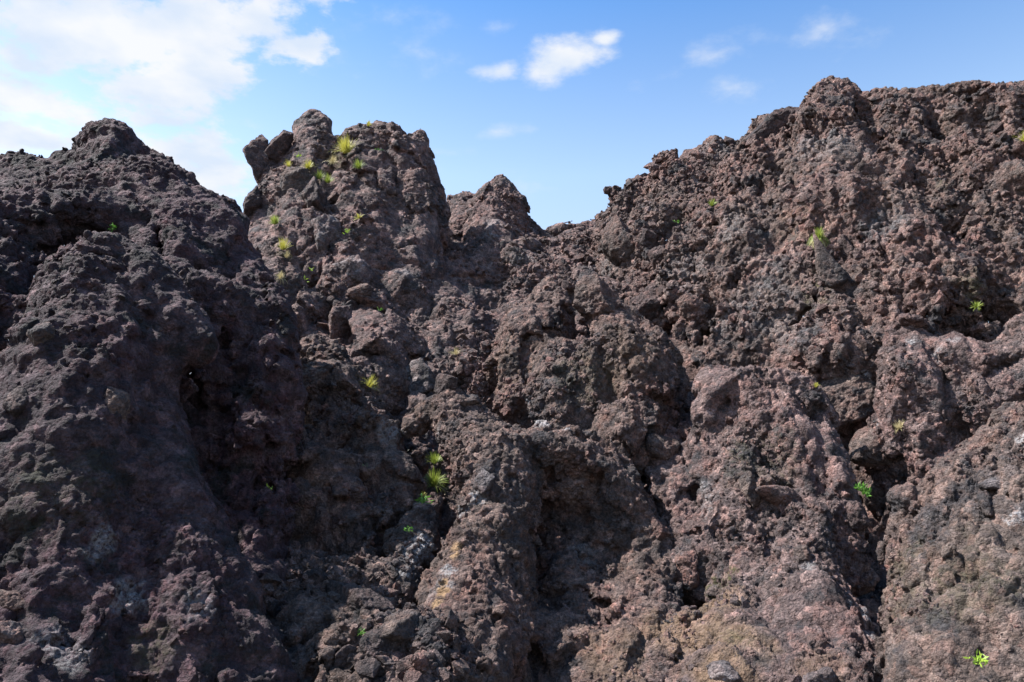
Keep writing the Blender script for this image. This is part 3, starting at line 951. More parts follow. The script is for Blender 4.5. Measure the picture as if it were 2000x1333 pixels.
# central front ridge
front_ch = [
    crest([(800, 810), (840, 775), (885, 760), (930, 775), (975, 820)], 10.9, 26),
    [(880, 810, 10.8, 42), (930, 880, 10.4, 60), (960, 960, 10.0, 60)],
    crest([(960, 850), (1000, 838), (1060, 842), (1120, 858), (1180, 885), (1225, 940), (1270, 1010), (1300, 1080)], 10.3, 26),
    [(985, 880, 10.2, 46), (1000, 960, 10.3, 50), (985, 1060, 9.8, 60)], [(1000, 1080, 9.6, 40), (990, 1240, 9.0, 70)],
    [(975, 880, 10.2, 36), (950, 980, 9.5, 46), (920, 1080, 9.0, 60), (900, 1180, 8.5, 70), (890, 1280, 8.1, 85), (880, 1420, 7.7, 110)],
    [(1010, 920, 10.0, 30), (985, 1050, 9.2, 40), (985, 1160, 8.9, 50), (960, 1300, 8.3, 80)],
    [(1100, 1000, 11.4, 100), (1120, 1130, 11.0, 120), (1120, 1260, 10.1, 130), (1110, 1420, 8.9, 160)],
    [(1060, 910, 10.8, 75), (1140, 930, 10.9, 85), (1215, 1010, 10.8, 75), (1250, 1100, 10.6, 70)], [(1080, 980, 11.1, 90), (1160, 1040, 11.1, 100)],
    [(1230, 1020, 10.5, 48), (1268, 1100, 10.3, 55), (1260, 1200, 9.6, 70), (1240, 1330, 8.9, 110), (1240, 1450, 8.3, 110)],
    [(830, 1000, 10.0, 40), (800, 1070, 9.5, 45), (790, 1110, 9.2, 40)],
]
rock_mass('rock_ridge', front_ch, k=0.16, h=0.042, h0=0.17, large=0.18, ribs=0.12, block=0.16, bead=0.8, carve=[
    [(1180, 1150, 9.6, 16), (1190, 1250, 9.2, 18)]],
           block_cell=0.55, mid=0.05, mid_cell=0.2, fine=0.025, fine_cell=0.075,
          stretch=0.8, seed=10, mat=M_BROWN, smooth_bias=0.3, label='long brown ridge running to the front between white lichen and a dark hollow', cat='rock ridge')

# right front hump
hump2_ch = [
    crest([(1370, 790), (1385, 745), (1410, 722), (1470, 708), (1530, 718), (1570, 738), (1605, 790)], 10.9, 26),
    [(1400, 760, 11.3, 36), (1380, 860, 11.0, 40), (1400, 960, 10.5, 40), (1440, 1050, 10.0, 50), (1470, 1160, 9.4, 60)],
    [(1480, 780, 11.0, 62), (1520, 880, 10.7, 95), (1550, 1000, 10.3, 100), (1560, 1100, 9.8, 90)],
    [(1600, 820, 10.8, 30), (1618, 920, 10.3, 38), (1636, 1020, 9.9, 44), (1670, 1120, 9.6, 40)],
    [(1440, 870, 10.5, 24), (1440, 960, 10.2, 34), (1450, 1020, 9.9, 36)],
    crest([(1500, 1090), (1580, 1085), (1640, 1110), (1680, 1170), (1705, 1260)], 9.2, 30),
    [(1460, 1200, 9.0, 60), (1440, 1320, 8.3, 100), (1420, 1450, 7.8, 120)],
    [(1560, 1160, 9.0, 70), (1590, 1280, 8.5, 110), (1600, 1420, 7.9, 130)],
    [(1660, 1200, 8.9, 36), (1680, 1300, 8.5, 40), (1690, 1420, 8.0, 50)],
    [(1300, 880, 11.6, 40), (1320, 960, 11.1, 50), (1350, 1040, 10.6, 50), (1340, 1130, 10.0, 50)],
    [(1330, 1260, 8.9, 60), (1320, 1400, 8.2, 90)],
]
rock_mass('rock_hump', hump2_ch, k=0.16, h=0.042, h0=0.17, large=0.18, ribs=0.14, block=0.16, bead=0.8, carve=[
    [(1480, 840, 10.1, 18), (1495, 930, 9.8, 36), (1505, 1000, 9.5, 40), (1480, 1080, 9.3, 18)], [(1400, 1110, 9.4, 30), (1390, 1160, 9.1, 40)],
    [(1560, 1060, 9.0, 26), (1620, 1080, 9.0, 22)], [(1722, 1020, 9.6, 26), (1728, 1120, 9.3, 34), (1735, 1220, 9.0, 34), (1752, 1330, 8.5, 28)]],
           block_cell=0.55, mid=0.05, mid_cell=0.2, fine=0.025, fine_cell=0.075,
          stretch=0.7, seed=11, smooth_bias=0.25, label='broad brown hump with a shaded notch, left of the enormous round boulder', cat='rock hump')

ledge_ch = [
    crest([(1745, 640), (1765, 622), (1790, 640), (1815, 662)], 11.4, 22),
    crest([(1830, 668), (1870, 650), (1900, 662), (1940, 668), (1965, 680)], 11.0, 24),
    [(1775, 670, 11.3, 38), (1790, 760, 11.0, 60), (1800, 860, 10.9, 70), (1800, 960, 11.0, 60)],
    [(1880, 710, 10.9, 48), (1900, 770, 10.8, 60), (1890, 860, 11.0, 60)],
    [(1945, 710, 10.8, 34), (1950, 790, 10.6, 32)],
    [(1990, 640, 11.0, 34), (2010, 740, 10.6, 50)],
    [(1760, 860, 11.2, 50), (1750, 960, 11.5, 60), (1750, 1100, 11.6, 70), (1750, 1300, 10.8, 80)],
]
rock_mass('rock_ledge', ledge_ch, k=0.18, h=0.04, large=0.17, ribs=0.2, block=0.15, bead=0.8, carve=[[(1820, 880, 9.8, 12), (1825, 960, 9.6, 16)], [(1900, 850, 9.7, 22), (1930, 820, 9.8, 20)], [(1985, 690, 10.4, 14), (1988, 800, 10.1, 16)]],
          block_cell=0.6, mid=0.05, mid_cell=0.22, fine=0.028,
          stretch=0.6, seed=12, smooth_bias=0.2, label='fluted brown rock ledge jutting from the right wall with two pale blue grey patches', cat='rock ledge')

big_ch = [
    crest([(1790, 1010), (1830, 950), (1880, 905), (1940, 860), (2000, 820), (2060, 790)], 8.2, 40),
    [(1870, 1060, 8.0, 110), (1860, 1180, 7.7, 105), (1870, 1300, 7.3, 110), (1880, 1450, 7.0, 120)],
    [(1960, 1000, 8.1, 120), (1970, 1150, 7.6, 150), (1980, 1400, 7.0, 180)],
    [(2080, 950, 8.0, 150), (2100, 1300, 7.2, 200)],
    [(1775, 1260, 7.3, 20), (1790, 1330, 7.0, 50), (1800, 1450, 6.8, 80)],
]
rock_mass('round_boulder', big_ch, k=0.35, h=0.034, h0=0.15, large=0.04, ribs=0.15, bead=0.8, facet=0.3, crag=0.035, rough=0.02, block=0.05, block_cell=0.6, mid=0.062, mid_cell=0.17, fine=0.022, fine_cell=0.06,
          stretch=0.5, seed=13, mat=M_TAN, smooth_bias=0.2, label='enormous rounded brown boulder with vertical flutes filling the lower right corner', cat='boulder')

finish_masses()

# stains: lichen, salt bloom, ochre, moss, each a patch on the rock about one point
for (sx, sy, sr, ch, st) in STAINS:
    p, n = pick(sx, sy)
    best = None
    for M in MASS:
        d2 = ((M['V'] - p) ** 2).sum(1)
        rr = sr / F_PX * float(np.linalg.norm(p - EYE))
        m = np.nonzero(d2 < (rr * 1.7) ** 2)[0]
        if not len(m):
            continue
        q = M['V'][m].astype(np.float32)
        e = np.sqrt(d2[m]) / rr + 0.45 * vnoise(q * (1.2 / rr)) + 0.25 * vnoise(q * (3.5 / rr))
        w = (1 - sstep(e, 0.45, 1.15)) * st
        if ch == 3:
            M['mx'][m, 3] = np.minimum(M['mx'][m, 3], 1 - np.clip(w, 0, 1))
        else:
            M['mx'][m, ch] = np.maximum(M['mx'][m, ch], np.clip(w, 0, 1))
for M in MASS:
    M['me'].attributes['rockmix'].data.foreach_set('color', M['mx'].ravel())

# ground out to the horizon
gm, nt, b = mat_new('volcanic_gravel')
tn = nt.nodes.new('ShaderNodeTexNoise'); tn.inputs['Scale'].default_value = 6; tn.inputs['Detail'].default_value = 8
rp = nt.nodes.new('ShaderNodeValToRGB')
rp.color_ramp.elements[0].color = (0.04, 0.033, 0.03, 1); rp.color_ramp.elements[1].color = (0.11, 0.085, 0.07, 1)
gg = nt.nodes.new('ShaderNodeNewGeometry')
nt.links.new(gg.outputs['Position'], tn.inputs['Vector']); nt.links.new(tn.outputs['Fac'], rp.inputs[0]); nt.links.new(rp.outputs[0], b.inputs['Base Color'])
b.inputs['Roughness'].default_value = 0.95
bm = nt.nodes.new('ShaderNodeBump'); bm.inputs['Distance'].default_value = 0.04
nt.links.new(tn.outputs['Fac'], bm.inputs['Height']); nt.links.new(bm.outputs[0], b.inputs['Normal'])
R = 2500.0
me = np_mesh('ground', np.array([[-R, -R, 0], [R, -R, 0], [R, R, 0], [-R, R, 0]], float), np.array([[0, 1, 2, 3]]), False)
me.materials.append(gm)
g = bpy.data.objects.new('ground', me); g.location = (0, 0, -0.02)
COL.objects.link(g); tag(g, 'dark volcanic gravel ground at the foot of the rocks', kind='structure')

# ------------------------------------------------------------------ loose clinker set in the rock
def hull_rock(seed, n=15, sub=False):
    rs = np.random.RandomState(seed)
    import bmesh
    bmm = bmesh.new()
    for k in range(n):
        v = rs.normal(size=3); v /= np.linalg.norm(v)
        v *= np.array([1.0, 0.85, 0.75]) * (0.82 + 0.25 * rs.rand())
        bmm.verts.new(v)
    r = bmesh.ops.convex_hull(bmm, input=bmm.verts)
    bmesh.ops.delete(bmm, geom=[e for e in r['geom_interior'] if isinstance(e, bmesh.types.BMVert)], context='VERTS')
    bmesh.ops.triangulate(bmm, faces=bmm.faces)
    bmesh.ops.recalc_face_normals(bmm, faces=bmm.faces)
    bmm.verts.index_update()
    V = np.array([v.co[:] for v in bmm.verts]); F = np.array([[v.index for v in f.verts] for f in bmm.faces])
    bmm.free()
    return V, F


SHAPES = [hull_rock(100 + i, 13 + i % 6) for i in range(14)]
STONE_ME = {}
def stone_mesh(i, mat):
    if (i, mat.name) not in STONE_ME:
        V, F = SHAPES[i]
        me = np_mesh('stone', V, F, False)
        me.materials.append(mat)
        STONE_ME[(i, mat.name)] = me
    return STONE_ME[(i, mat.name)]


def rotmats(rs, n):
    q = rs.normal(size=(n, 4)); q /= np.linalg.norm(q, axis=1)[:, None]
    w, x, y, z = q.T
    return np.stack([np.stack([1 - 2 * (y * y + z * z), 2 * (x * y - w * z), 2 * (x * z + w * y)], 1),
                     np.stack([2 * (x * y + w * z), 1 - 2 * (x * x + z * z), 2 * (y * z - w * x)], 1),
                     np.stack([2 * (x * z - w * y), 2 * (y * z + w * x), 1 - 2 * (x * x + y * y)], 1)], 1)


def scatter(M, n, nparts, rmin, rmax, mats, seed, power=2.4, loose=0.45, sink=0.25, upbias=0.0):
    rs = np.random.RandomState(seed)
    idx = np.nonzero(M['sel'])[0]
    # even by area: one vertex stands for about the same area everywhere on a mass
    cand = rs.choice(idx, n * 4)
    w = vnoise((M['V'][cand] / 0.8 + seed).astype(np.float32)) + 0.6 * vnoise((M['V'][cand] / 0.3 + seed).astype(np.float32))
    w = w + upbias * M['N'][cand, 2]
    cand = cand[np.argsort(-w + rs.rand(len(cand)) * loose)][:n]
    rs.shuffle(cand)
    u = rs.rand(len(cand))
    r = rmin * (1 - u * (1 - (rmin / rmax) ** power)) ** (-1 / power)
    pos = M['V'][cand] - M['N'][cand] * (r * sink)[:, None]
    R3 = rotmats(rs, len(cand))
    sc = r[:, None] * (0.75 + 0.5 * rs.rand(len(cand), 3))
    kind = rs.randint(0, len(SHAPES), len(cand))
    order = np.argsort(-r / M['dep'][cand])
    o = M['o']
    for j in order[:nparts]:
        s = bpy.data.objects.new('stone', stone_mesh(int(kind[j]), mats[1]))
        mt = Matrix((R3[j] * sc[j][None, :]).tolist()).to_4x4()
        mt.translation = Vector(pos[j] - M['origin'])
        s.matrix_local = mt
        s.parent = o
        COL.objects.link(s)
    rest = order[nparts:]
    Vs, Fs = [], []
    k0 = 0
    for kk in range(len(SHAPES)):
        jj = rest[kind[rest] == kk]
        if not len(jj): continue
        V, F = SHAPES[kk]
        A = R3[jj] * sc[jj][:, None, :]
        VV = np.einsum('nij,vj->nvi', A, V) + (pos[jj] - M['origin'])[:, None, :]
        FF = F[None] + (np.arange(len(jj)) * len(V))[:, None, None] + k0
        k0 += len(jj) * len(V)
        Vs.append(VV.reshape(-1, 3)); Fs.append(FF.reshape(-1, 3))
    if Vs:
        me = np_mesh('rubble', np.concatenate(Vs), np.concatenate(Fs), False)
        me.materials.append(mats[0])
        s = bpy.data.objects.new('rubble', me); s.parent = o; s['kind'] = 'stuff'
        COL.objects.link(s)


BR = (M_STONE, M_STONE1); DK = (M_STONED, M_STONED1)
by = lambda i: MASS[i]
#            mass n   parts rmin rmax
for (i, n, npart, r0, r1, mt, sk) in [(0, 4743, 300, .035, .17, BR, .25), (1, 2635, 260, .03, .16, BR, .2), (2, 1581, 200, .03, .13, BR, .25), (3, 474, 60, .03, .13, BR, .25),
                                      (4, 632, 160, .018, .09, DK, .3), (5, 632, 160, .014, .08, DK, .3), (6, 1159, 160, .025, .13, BR, .2), (7, 2600, 300, .02, .14, BR, .1),
                                      (8, 1159, 140, .025, .12, BR, .25), (9, 1264, 240, .018, .10, BR, .25), (10, 1264, 240, .018, .10, BR, .25), (11, 1159, 140, .022, .12, BR, .25),
                                      (12, 700, 90, .012, .045, BR, .35)]:
    scatter(by(i), n, npart, r0, r1, mt, 40 + i, sink=sk, loose=1.6 if i in (0, 7) else 0.5)

# ------------------------------------------------------------------ single boulders
def boulder_mesh(seed, scale, angular, mat, res=5, rough=0.05):
    import bmesh
    rs = np.random.RandomState(seed)
    bmm = bmesh.new(); bmesh.ops.create_icosphere(bmm, subdivisions=res, radius=1)
    D = np.array([v.co[:] for v in bmm.verts]); F = np.array([[v.index for v in f.verts] for f in bmm.faces]); bmm.free()
    D /= np.linalg.norm(D, axis=1)[:, None]
    npl = 13 if angular else 18
    pn = rs.normal(size=(npl, 3)); pn /= np.linalg.norm(pn, axis=1)[:, None]
    pn = np.concatenate([pn, -pn[:4] + rs.normal(size=(4, 3)) * 0.2]); pn /= np.linalg.norm(pn, axis=1)[:, None]
    pdist = 0.72 + 0.25 * rs.rand(len(pn))
    c = D @ pn.T
    with np.errstate(divide='ignore'):
        rr = np.where(c > 0.05, pdist / np.maximum(c, 0.05), 9.0)
    sharp = 48.0 if angular else 12.0
    r = (np.sum(rr ** -sharp, 1)) ** (-1 / sharp)
    V = D * r[:, None] * np.array(scale)
    Vf = V.astype(np.float32) + seed
    s = float(np.mean(scale))
    nrm = D
    F1, q, v = worley(Vf / (s * 0.32), 0.9)
    d = rough * s * (fbm(Vf / (s * 0.7), 5, 0.6) * 1.1 + (0.5 - F1 * F1) * (q[:, 3]) * 0.7)
    F1, q, v = worley(Vf / (s * 0.13) + 3, 0.9)
    d += rough * s * 0.35 * (0.5 - 1.5 * F1 * F1)
    d += rough * s * 0.5 * fbm(Vf / (s * 0.22), 5, 0.65)
    V = V + nrm * d[:, None]
    me = np_mesh('boulder', V, F, True)
    me.materials.append(mat)
    return me


M_B1 = rock_material('brown_boulder_rock', (0.088, 0.068, 0.060), (0.115, 0.078, 0.068), (0.145, 0.118, 0.105), attr=False, fine=1.0, tint=0.3)
M_B2 = rock_material('dark_boulder_rock', (0.054, 0.042, 0.041), (0.075, 0.052, 0.049), (0.13, 0.10, 0.095), attr=False, fine=1.0, tint=0.3)
M_B3 = rock_material('grey_boulder_rock', (0.085, 0.074, 0.074), (0.11, 0.082, 0.080), (0.24, 0.22, 0.22), attr=False, fine=1.0, tint=0.2)
M_B4 = rock_material('reddish_boulder_rock', (0.12, 0.078, 0.068), (0.145, 0.086, 0.074), (0.17, 0.125, 0.11), attr=False, fine=1.0, tint=0.3)

# px, py, w, h, tilt(deg), angular, material, push back share, label
BOULD = [
    (512, 318, 36, 104, 14, 1, M_B2, 15.9, 'dark narrow slab leaning left at the edge of the crag, nearest the clouds'),
    (549, 290, 32, 66, -28, 1, M_B2, 16.1, 'dark tilted block wedged between the leaning slab and the blunt pinnacle'),
    (492, 402, 36, 56, -15, 1, M_B2, 15.3, 'dark broken block on the left skyline shoulder of the tall crag'),
    (640, 460, 52, 88, 28, 1, M_B3, None, 'large pale grey slab with white flecks set in the face of the tall crag'),
    (612, 392, 44, 70, 10, 1, M_B2, None, 'dark upright block just above the pale grey flecked slab'),
    (702, 532, 62, 46, -38, 1, M_B3, None, 'smooth pale grey slab sloping down left below the tall crag'),
    (700, 566, 52, 36, 0, 0, M_B1, None, 'small rounded rock resting under the smooth pale slab'),
    (575, 350, 46, 50, -20, 1, M_B1, None, 'brown block with yellow grass beside it below the leaning slab'),
    (1168, 596, 92, 62, -8, 1, M_B1, None, 'big flat-topped brown block left of the dark round boulder'),
    (1275, 598, 92, 74, 8, 0, M_B2, None, 'dark smooth round boulder perched at the foot of the cliff'),
    (1352, 600, 48, 42, -6, 0, M_B1, None, 'medium grey brown rock on the rubble right of the dark round boulder'),
    (1203, 478, 66, 80, 10, 0, M_B1, None, 'rounded brown knob bulging below the left end of the cliff'),
    (1285, 500, 42, 34, -10, 1, M_B2, None, 'dark cracked rock in the shade below the left end of the cliff'),
    (822, 745, 72, 74, 8, 1, M_B3, None, 'flat-faced grey slab standing on edge above the front ridge'),
    (862, 752, 34, 60, 24, 1, M_B2, None, 'thin dark slab leaning against the flat-faced grey slab'),
    (905, 778, 66, 24, -6, 1, M_B1, None, 'low flat-topped rock just right of the two standing slabs'),
    (1652, 785, 112, 116, 12, 0, M_B1, None, 'large smooth brown boulder with a grey rim jammed behind the right hump'),
    (1700, 1022, 72, 66, 10, 1, M_B4, None, 'angular reddish brown boulder with a broken facet below the green plant'),
    (1664, 1010, 46, 62, 0, 0, M_B2, None, 'darker boulder touching the left side of the angular reddish boulder'),
    (1706, 970, 36, 50, 25, 1, M_B1, None, 'narrow brown slab just right of the green plant in the right gully'),
    (1758, 972, 52, 66, 16, 0, M_B1, None, 'oval brown boulder at the edge of the enormous round boulder'),
    (1705, 880, 70, 60, 0, 0, M_B1, None, 'wide brown boulder below the large one with the grey rim'),
    (1975, 360, 58, 78, 8, 0, M_B1, None, 'smooth round-edged block set high in the cliff at the right margin'),
    (1860, 220, 34, 30, 0, 0, M_B1, None, 'round knob under the skyline at the top right of the cliff'),
    (1530, 972, 56, 42, -12, 0, M_B4, None, 'reddish brown rock lodged in the shaded notch of the broad hump'),
    (1466, 968, 32, 66, 8, 1, M_B1, None, 'upright finger of rock at the left of the notch'),
    (1340, 1095, 44, 40, 10, 1, M_B4, None, 'upper of two reddish rocks stacked beside the tan hollow'),
    (1342, 1130, 46, 44, 0, 0, M_B4, None, 'lower of two reddish rocks stacked beside the tan hollow'),
    (1398, 1155, 24, 18, 10, 1, M_B1, None, 'small yellowish stone on the tan hollow floor'),
    (1285, 1040, 44, 44, 30, 1, M_B4, None, 'pinkish angular stone on the right rim of the dark hollow'),
    (1412, 1318, 56, 40, -30, 1, M_B3, None, 'pale grey pointed rock at the bottom edge below the tan hollow'),
    (1598, 1332, 66, 24, 6, 0, M_B3, None, 'bluish grey flat stone cut by the bottom edge'),
    (1942, 945, 44, 20, 24, 1, M_B3, None, 'small blue grey flat stone embedded in the round boulder'),
    (942, 948, 30, 52, -18, 1, M_B3, None, 'grey plate of rock on the crest of the front ridge'),
    (614, 1128, 44, 40, 0, 1, M_B2, None, 'dark squarish boulder on the gully floor, farthest from the front'),
    (710, 1178, 74, 62, -10, 1, M_B2, None, 'largest dark boulder on the gully floor'),
    (780, 1236, 76, 62, -14, 1, M_B1, None, 'brown angular boulder at the foot of the lichen patch'),
    (736, 1262, 66, 52, 12, 0, M_B2, None, 'dark lumpy boulder leaning on the brown angular one'),
    (655, 1248, 40, 34, 8, 0, M_B1, None, 'small rounded gully rock left of the tiny green plant'),
    (672, 1282, 36, 40, -10, 1, M_B2, None, 'dark small block low on the gully floor'),
    (648, 1162, 30, 24, 0, 0, M_B1, None, 'fist-like brown rock between the two large dark gully boulders'),
    (32, 1180, 44, 38, 8, 0, M_B1, None, 'upper round rock at the left margin low on the dark outcrop'),
    (24, 1246, 46, 44, 0, 0, M_B4, None, 'lower round reddish rock at the left margin'),
    (40, 795, 40, 46, -8, 0, M_B2, None, 'knobbly dark rock stuck on the left margin of the buttress'),
    (90, 655, 44, 48, 6, 0, M_B1, None, 'lumpy rock on the shoulder of the dark buttress'),
    (224, 790, 40, 78, 8, 0, M_B1, None, 'long pale smooth clast hanging in the dark buttress'),
    (1290, 880, 70, 60, -6, 0, M_B1, None, 'rounded brown boulder in the trough between ridge and broad hump'),
    (1565, 1085, 34, 40, 0, 0, M_B1, None, 'greyish clast with a white streak low on the broad hump'),
    (1785, 556, 24, 18, -10, 0, M_B3, None, 'small pale stone sticking out of the cliff'),
    (1648, 492, 30, 60, 18, 1, M_B2, None, 'dark smooth slab in the cliff right of the hanging grass tuft'),
    (1625, 545, 50, 50, 0, 1, M_B1, None, 'ochre-stained block in the cliff below the dark slab'),
    (1262, 470, 30, 60, 8, 1, M_B2, None, 'dark fluted block under the left end of the cliff top'),
    (1510, 238, 84, 36, 30, 1, M_B2, None, 'dark overhanging slab on the cliff skyline left of the tallest knob'),
]
CR, SR = math.cos(PITCH), math.sin(PITCH)
for bi, (px, py, w, hh, tilt, ang, mat, Y, lab) in enumerate(BOULD):
    if Y is None:
        p, n = pick(px, py, 8)
    else:
        p = P(px, py, Y)
    dist = float(np.linalg.norm(p - EYE))
    sx, sz = w / 2 / F_PX * dist * 1.12, hh / 2 / F_PX * dist * 1.12
    sy = 0.5 * (sx + sz) if Y is None else min(sx, sz) * 1.2
    if Y is None:
        view = (p - EYE) / dist
        p = p + view * sy * (0.35 if w > 60 else 0.4)
    res = 6 if w > 84 else (5 if w > 26 else 4)
    me = boulder_mesh(300 + bi, (sx, sy, sz), ang, mat, res, 0.13 if ang else 0.13)
    o = bpy.data.objects.new('slab' if 'slab' in lab else 'boulder', me)
    o.location = p
    o.rotation_euler = (0, math.radians(-tilt), math.radians(RS.uniform(-12, 12)))
    COL.objects.link(o)
    tag(o, lab, 'slab' if 'slab' in lab else 'boulder')

# ------------------------------------------------------------------ plants
def leaf_mat(name, c1, c2, trans=0.35):
    m, nt, b = mat_new(name)
    N = nt.nodes.new
    geo = N('ShaderNodeNewGeometry')
    r = N('ShaderNodeValToRGB')
    r.color_ramp.elements[0].color = (*c1, 1); r.color_ramp.elements[1].color = (*c2, 1)
    nt.links.new(geo.outputs['Random Per Island'], r.inputs[0])
    nt.links.new(r.outputs[0], b.inputs['Base Color'])
    b.inputs['Roughness'].default_value = 0.55
    tr = N('ShaderNodeBsdfTranslucent'); nt.links.new(r.outputs[0], tr.inputs[0])
    ad = N('ShaderNodeMixShader'); ad.inputs[0].default_value = trans
    out = [n for n in nt.nodes if n.type == 'OUTPUT_MATERIAL'][0]
    nt.links.new(b.outputs[0], ad.inputs[1]); nt.links.new(tr.outputs[0], ad.inputs[2]); nt.links.new(ad.outputs[0], out.inputs[0])
    return m


G_FRESH = leaf_mat('fresh_grass', (0.15, 0.22, 0.03), (0.32, 0.36, 0.07))
G_YEL = leaf_mat('yellow_grass', (0.34, 0.34, 0.05), (0.48, 0.44, 0.10))
G_DRY = leaf_mat('dry_grass', (0.36, 0.30, 0.14), (0.52, 0.46, 0.28))
G_LEAF = leaf_mat('green_leaves', (0.05, 0.15, 0.02), (0.13, 0.28, 0.04))
G_BRI = leaf_mat('bright_leaves', (0.20, 0.34, 0.03), (0.34, 0.46, 0.06))


def blades(rs, n, R_, droop, up, width, spread=1.0):
    V, F = [], []
    for k in range(n):
        a = rs.rand() * 2 * math.pi
        out = np.array([math.cos(a), math.sin(a), 0])
        root = out * R_ * 0.22 * rs.rand() * spread
        L = R_ * (0.6 + 0.6 * rs.rand())
        lean = 0.15 + 1.0 * rs.rand() ** 1.5
        side = np.array([-out[1], out[0], 0]) * width * (0.7 + 0.6 * rs.rand())
        pts = []
        for t in (0, .28, .55, .8, 1):
            z = up * L * t * (1.1 - 0.3 * lean) - droop * L * t * t * lean
            pts.append(root + out * L * t * lean * 0.8 + np.array([0, 0, z]))
        b0 = len(V)
        for i, q in enumerate(pts[:-1]):
            wd = 1 - i * 0.18
            V += [q - side * wd, q + side * wd]
        V.append(pts[-1])
        for i in range(3):
            F.append([b0 + 2 * i, b0 + 2 * i + 1, b0 + 2 * i + 3, b0 + 2 * i + 2])
        F.append([b0 + 6, b0 + 7, b0 + 8, b0 + 8])
    return V, F


def poly_obj(name, V, F, mat, loc, parent=None):
    me = bpy.data.meshes.new(name)
    me.from_pydata([tuple(v) for v in V], [], [tuple(dict.fromkeys(f)) for f in F])
    me.materials.append(mat)
    o = bpy.data.objects.new(name, me)
    o.location = loc
    if parent: o.parent = parent
    COL.objects.link(o)
    return o


GRASS = [  # px, py, width px, material, droop, label
    (683, 302, 46, G_YEL, 0.5, 'widest yellow green grass tuft, just right of the blunt pinnacle', 130),
    (648, 322, 26, G_DRY, 0.9, 'straw coloured dry tuft hanging between pinnacle and second top', 70),
    (702, 330, 24, G_FRESH, 0.4, 'small green tuft below the widest yellow one', 60),
    (601, 332, 26, G_YEL, 0.5, 'yellow green tuft at the right of the brown block under the pinnacle', 60),
    (566, 328, 20, G_YEL, 0.3, 'tiny yellow tuft on top of the brown block', 30),
    (622, 352, 24, G_FRESH, 0.4, 'bright green tuft, left one of a close pair under the pinnacle', 60),
    (640, 360, 24, G_FRESH, 0.4, 'bright green tuft, right one of a close pair under the pinnacle', 60),
    (541, 438, 26, G_FRESH, 0.4, 'lone green tuft on the left shoulder above the dark shadowed flank', 70),
    (703, 428, 16, G_YEL, 0.4, 'tiny yellow tuft right of the flecked grey slab', 36),
    (555, 491, 30, G_YEL, 0.4, 'flat yellow green tuft low on the left shoulder', 70),
    (558, 505, 20, G_DRY, 0.5, 'golden dry tuft directly under the flat yellow one', 40),
    (546, 546, 24, G_DRY, 1.0, 'drooping straw tuft lowest on the left shoulder', 50),
    (720, 245, 14, G_YEL, 0.2, 'yellow patch of grass on the very top of the crag', 40),
    (717, 757, 34, G_YEL, 0.7, 'thin dry green tuft above the shaded mound', 60),
    (893, 694, 22, G_DRY, 0.5, 'sparse olive tuft by the foot of the middle peak', 34),
    (848, 908, 32, G_FRESH, 0.4, 'bright tuft, upper of two in the sunlit gully side', 80),
    (845, 948, 48, G_FRESH, 0.7, 'long-bladed bright tuft, lower of two in the sunlit gully side', 110),
    (1389, 404, 18, G_FRESH, 0.2, 'small green tuft high in the left part of the cliff', 44),
    (1598, 468, 36, G_FRESH, 1.6, 'large hanging tuft with green crown and pale straw skirt in the cliff', 150),
    (1997, 278, 28, G_YEL, 0.6, 'yellow tuft cut by the right edge of the picture', 60),
    (1763, 836, 24, G_DRY, 0.5, 'withered straw tuft on the ledge slope', 50),
    (1592, 758, 12, G_YEL, 0.3, 'tiny yellow tuft left of the large smooth boulder', 30),
    (1910, 600, 20, G_FRESH, 0.7, 'thin green tuft in the dark crease of the cliff', 36),
    (827, 972, 14, G_YEL, 0.5, 'few yellow blades above the fern-like plant', 20),
]
rs = np.random.RandomState(5)
for (px, py, w, mat, droop, lab, n) in GRASS:
    p, nrm = pick(px, py, 5)
    dist = float(np.linalg.norm(p - EYE))
    R_ = w / 2 / F_PX * dist * 1.5
    p = p + nrm * R_ * 0.2 - (p - EYE) / dist * (0.12 if w < 22 else 0.04)
    V, F = blades(rs, int(n * 2.0), R_, droop, 1.0, 0.0036 * dist / 13)
    up = Vector((0, 0, 1)).lerp(Vector(nrm.tolist()), 0.5).normalized()
    o = poly_obj('grass_tuft', V, F, mat, Vector(p.tolist()))
    o.rotation_euler = up.to_track_quat('Z', 'Y').to_euler()
    tag(o, lab, 'grass tuft', 'grass tufts growing on the lava rocks')
    if 'hanging tuft' in lab:
        V, F = blades(rs, 320, R_ * 1.5, 2.6, 0.45, 0.0045)
        poly_obj('straw_skirt', V, F, G_DRY, (0, -0.02, -0.03), o)

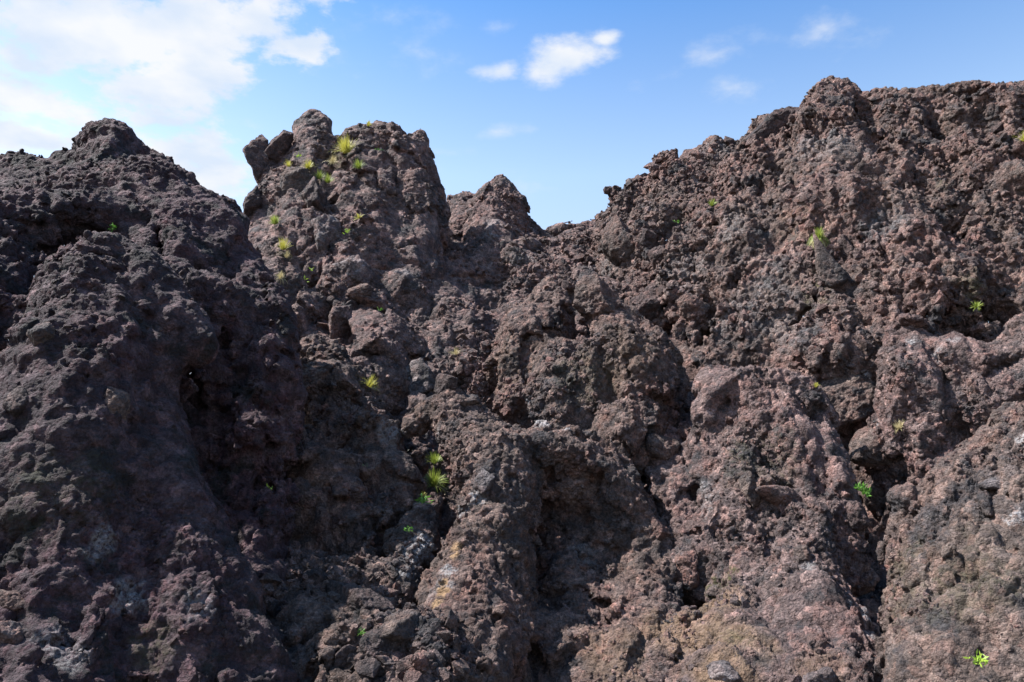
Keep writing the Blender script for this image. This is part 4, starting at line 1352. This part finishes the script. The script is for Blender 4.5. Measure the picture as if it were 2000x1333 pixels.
LEAFY = [
    (232, 447, 22, G_LEAF, 'small green leafy plant on the dark left outcrop', 26),
    (680, 458, 18, G_BRI, 'small leafy sprig right of the flecked grey slab', 18),
    (742, 608, 16, G_LEAF, 'tiny leafy sprig under the smooth pale slab', 12),
    (825, 991, 34, G_LEAF, 'fern-like green plant in the dark gully corner', 44),
    (797, 1043, 20, G_LEAF, 'small green plant above the white lichen patch', 20),
    (707, 1238, 20, G_LEAF, 'dark green little plant among the gully boulders', 24),
    (526, 954, 20, G_BRI, 'single bright leaf on the shadowed flank of the outcrop', 7),
    (1674, 964, 34, G_LEAF, 'bushy green plant above the angular reddish boulder', 70),
    (1910, 1308, 36, G_BRI, 'bright lobed plant at the foot of the enormous round boulder', 34),
    (590, 548, 16, G_BRI, 'pinpoint green sprig on the left shoulder, lower of two', 8),
    (603, 529, 16, G_BRI, 'pinpoint green sprig on the left shoulder, upper of two', 8),
    (741, 298, 15, G_LEAF, 'little green sprig on the second top of the crag', 12),
    (583, 310, 16, G_BRI, 'pale green sprig near the foot of the pinnacle', 14),
    (1316, 436, 18, G_LEAF, 'little green sprig in the crack beside the dark fluted block', 10),
    (712, 915, 12, G_LEAF, 'tiny green sprig in the shaded mound', 8),
]
for (px, py, w, mat, lab, n) in LEAFY:
    p, nrm = pick(px, py, 5)
    dist = float(np.linalg.norm(p - EYE))
    R_ = w / 2 / F_PX * dist * 1.1
    p = p + nrm * R_ * 0.55 - (p - EYE) / dist * 0.14
    V, F = [], []
    for k in range(n):
        a = rs.rand() * 2 * math.pi; el = rs.rand() * 1.3
        d = np.array([math.cos(a) * math.cos(el), math.sin(a) * math.cos(el), math.sin(el) * 0.9])
        c = d * R_ * (0.35 + 0.6 * rs.rand())
        t1 = np.cross(d, rs.normal(size=3)); t1 /= np.linalg.norm(t1)
        ax = d * 0.7 + rs.normal(size=3) * 0.35; ax /= np.linalg.norm(ax)
        Ls = R_ * (0.20 + 0.14 * rs.rand()); Wd = Ls * 0.38
        b0 = len(V)
        V += [c - ax * Ls, c - ax * Ls * .2 + t1 * Wd, c + ax * Ls, c - ax * Ls * .2 - t1 * Wd]
        F.append([b0, b0 + 1, b0 + 2, b0 + 3])
        if k % 3 == 0:
            b0 = len(V); s = t1 * R_ * 0.03
            V += [-s, s, c - ax * Ls + s, c - ax * Ls - s]
            F.append([b0, b0 + 1, b0 + 2, b0 + 3])
    o = poly_obj('leafy_plant', V, F, mat, Vector(p.tolist()))
    up = Vector((0, 0, 1)).lerp(Vector(nrm.tolist()), 0.55).normalized()
    o.rotation_euler = up.to_track_quat('Z', 'Y').to_euler()
    tag(o, lab, 'plant', 'small green plants in the rock')
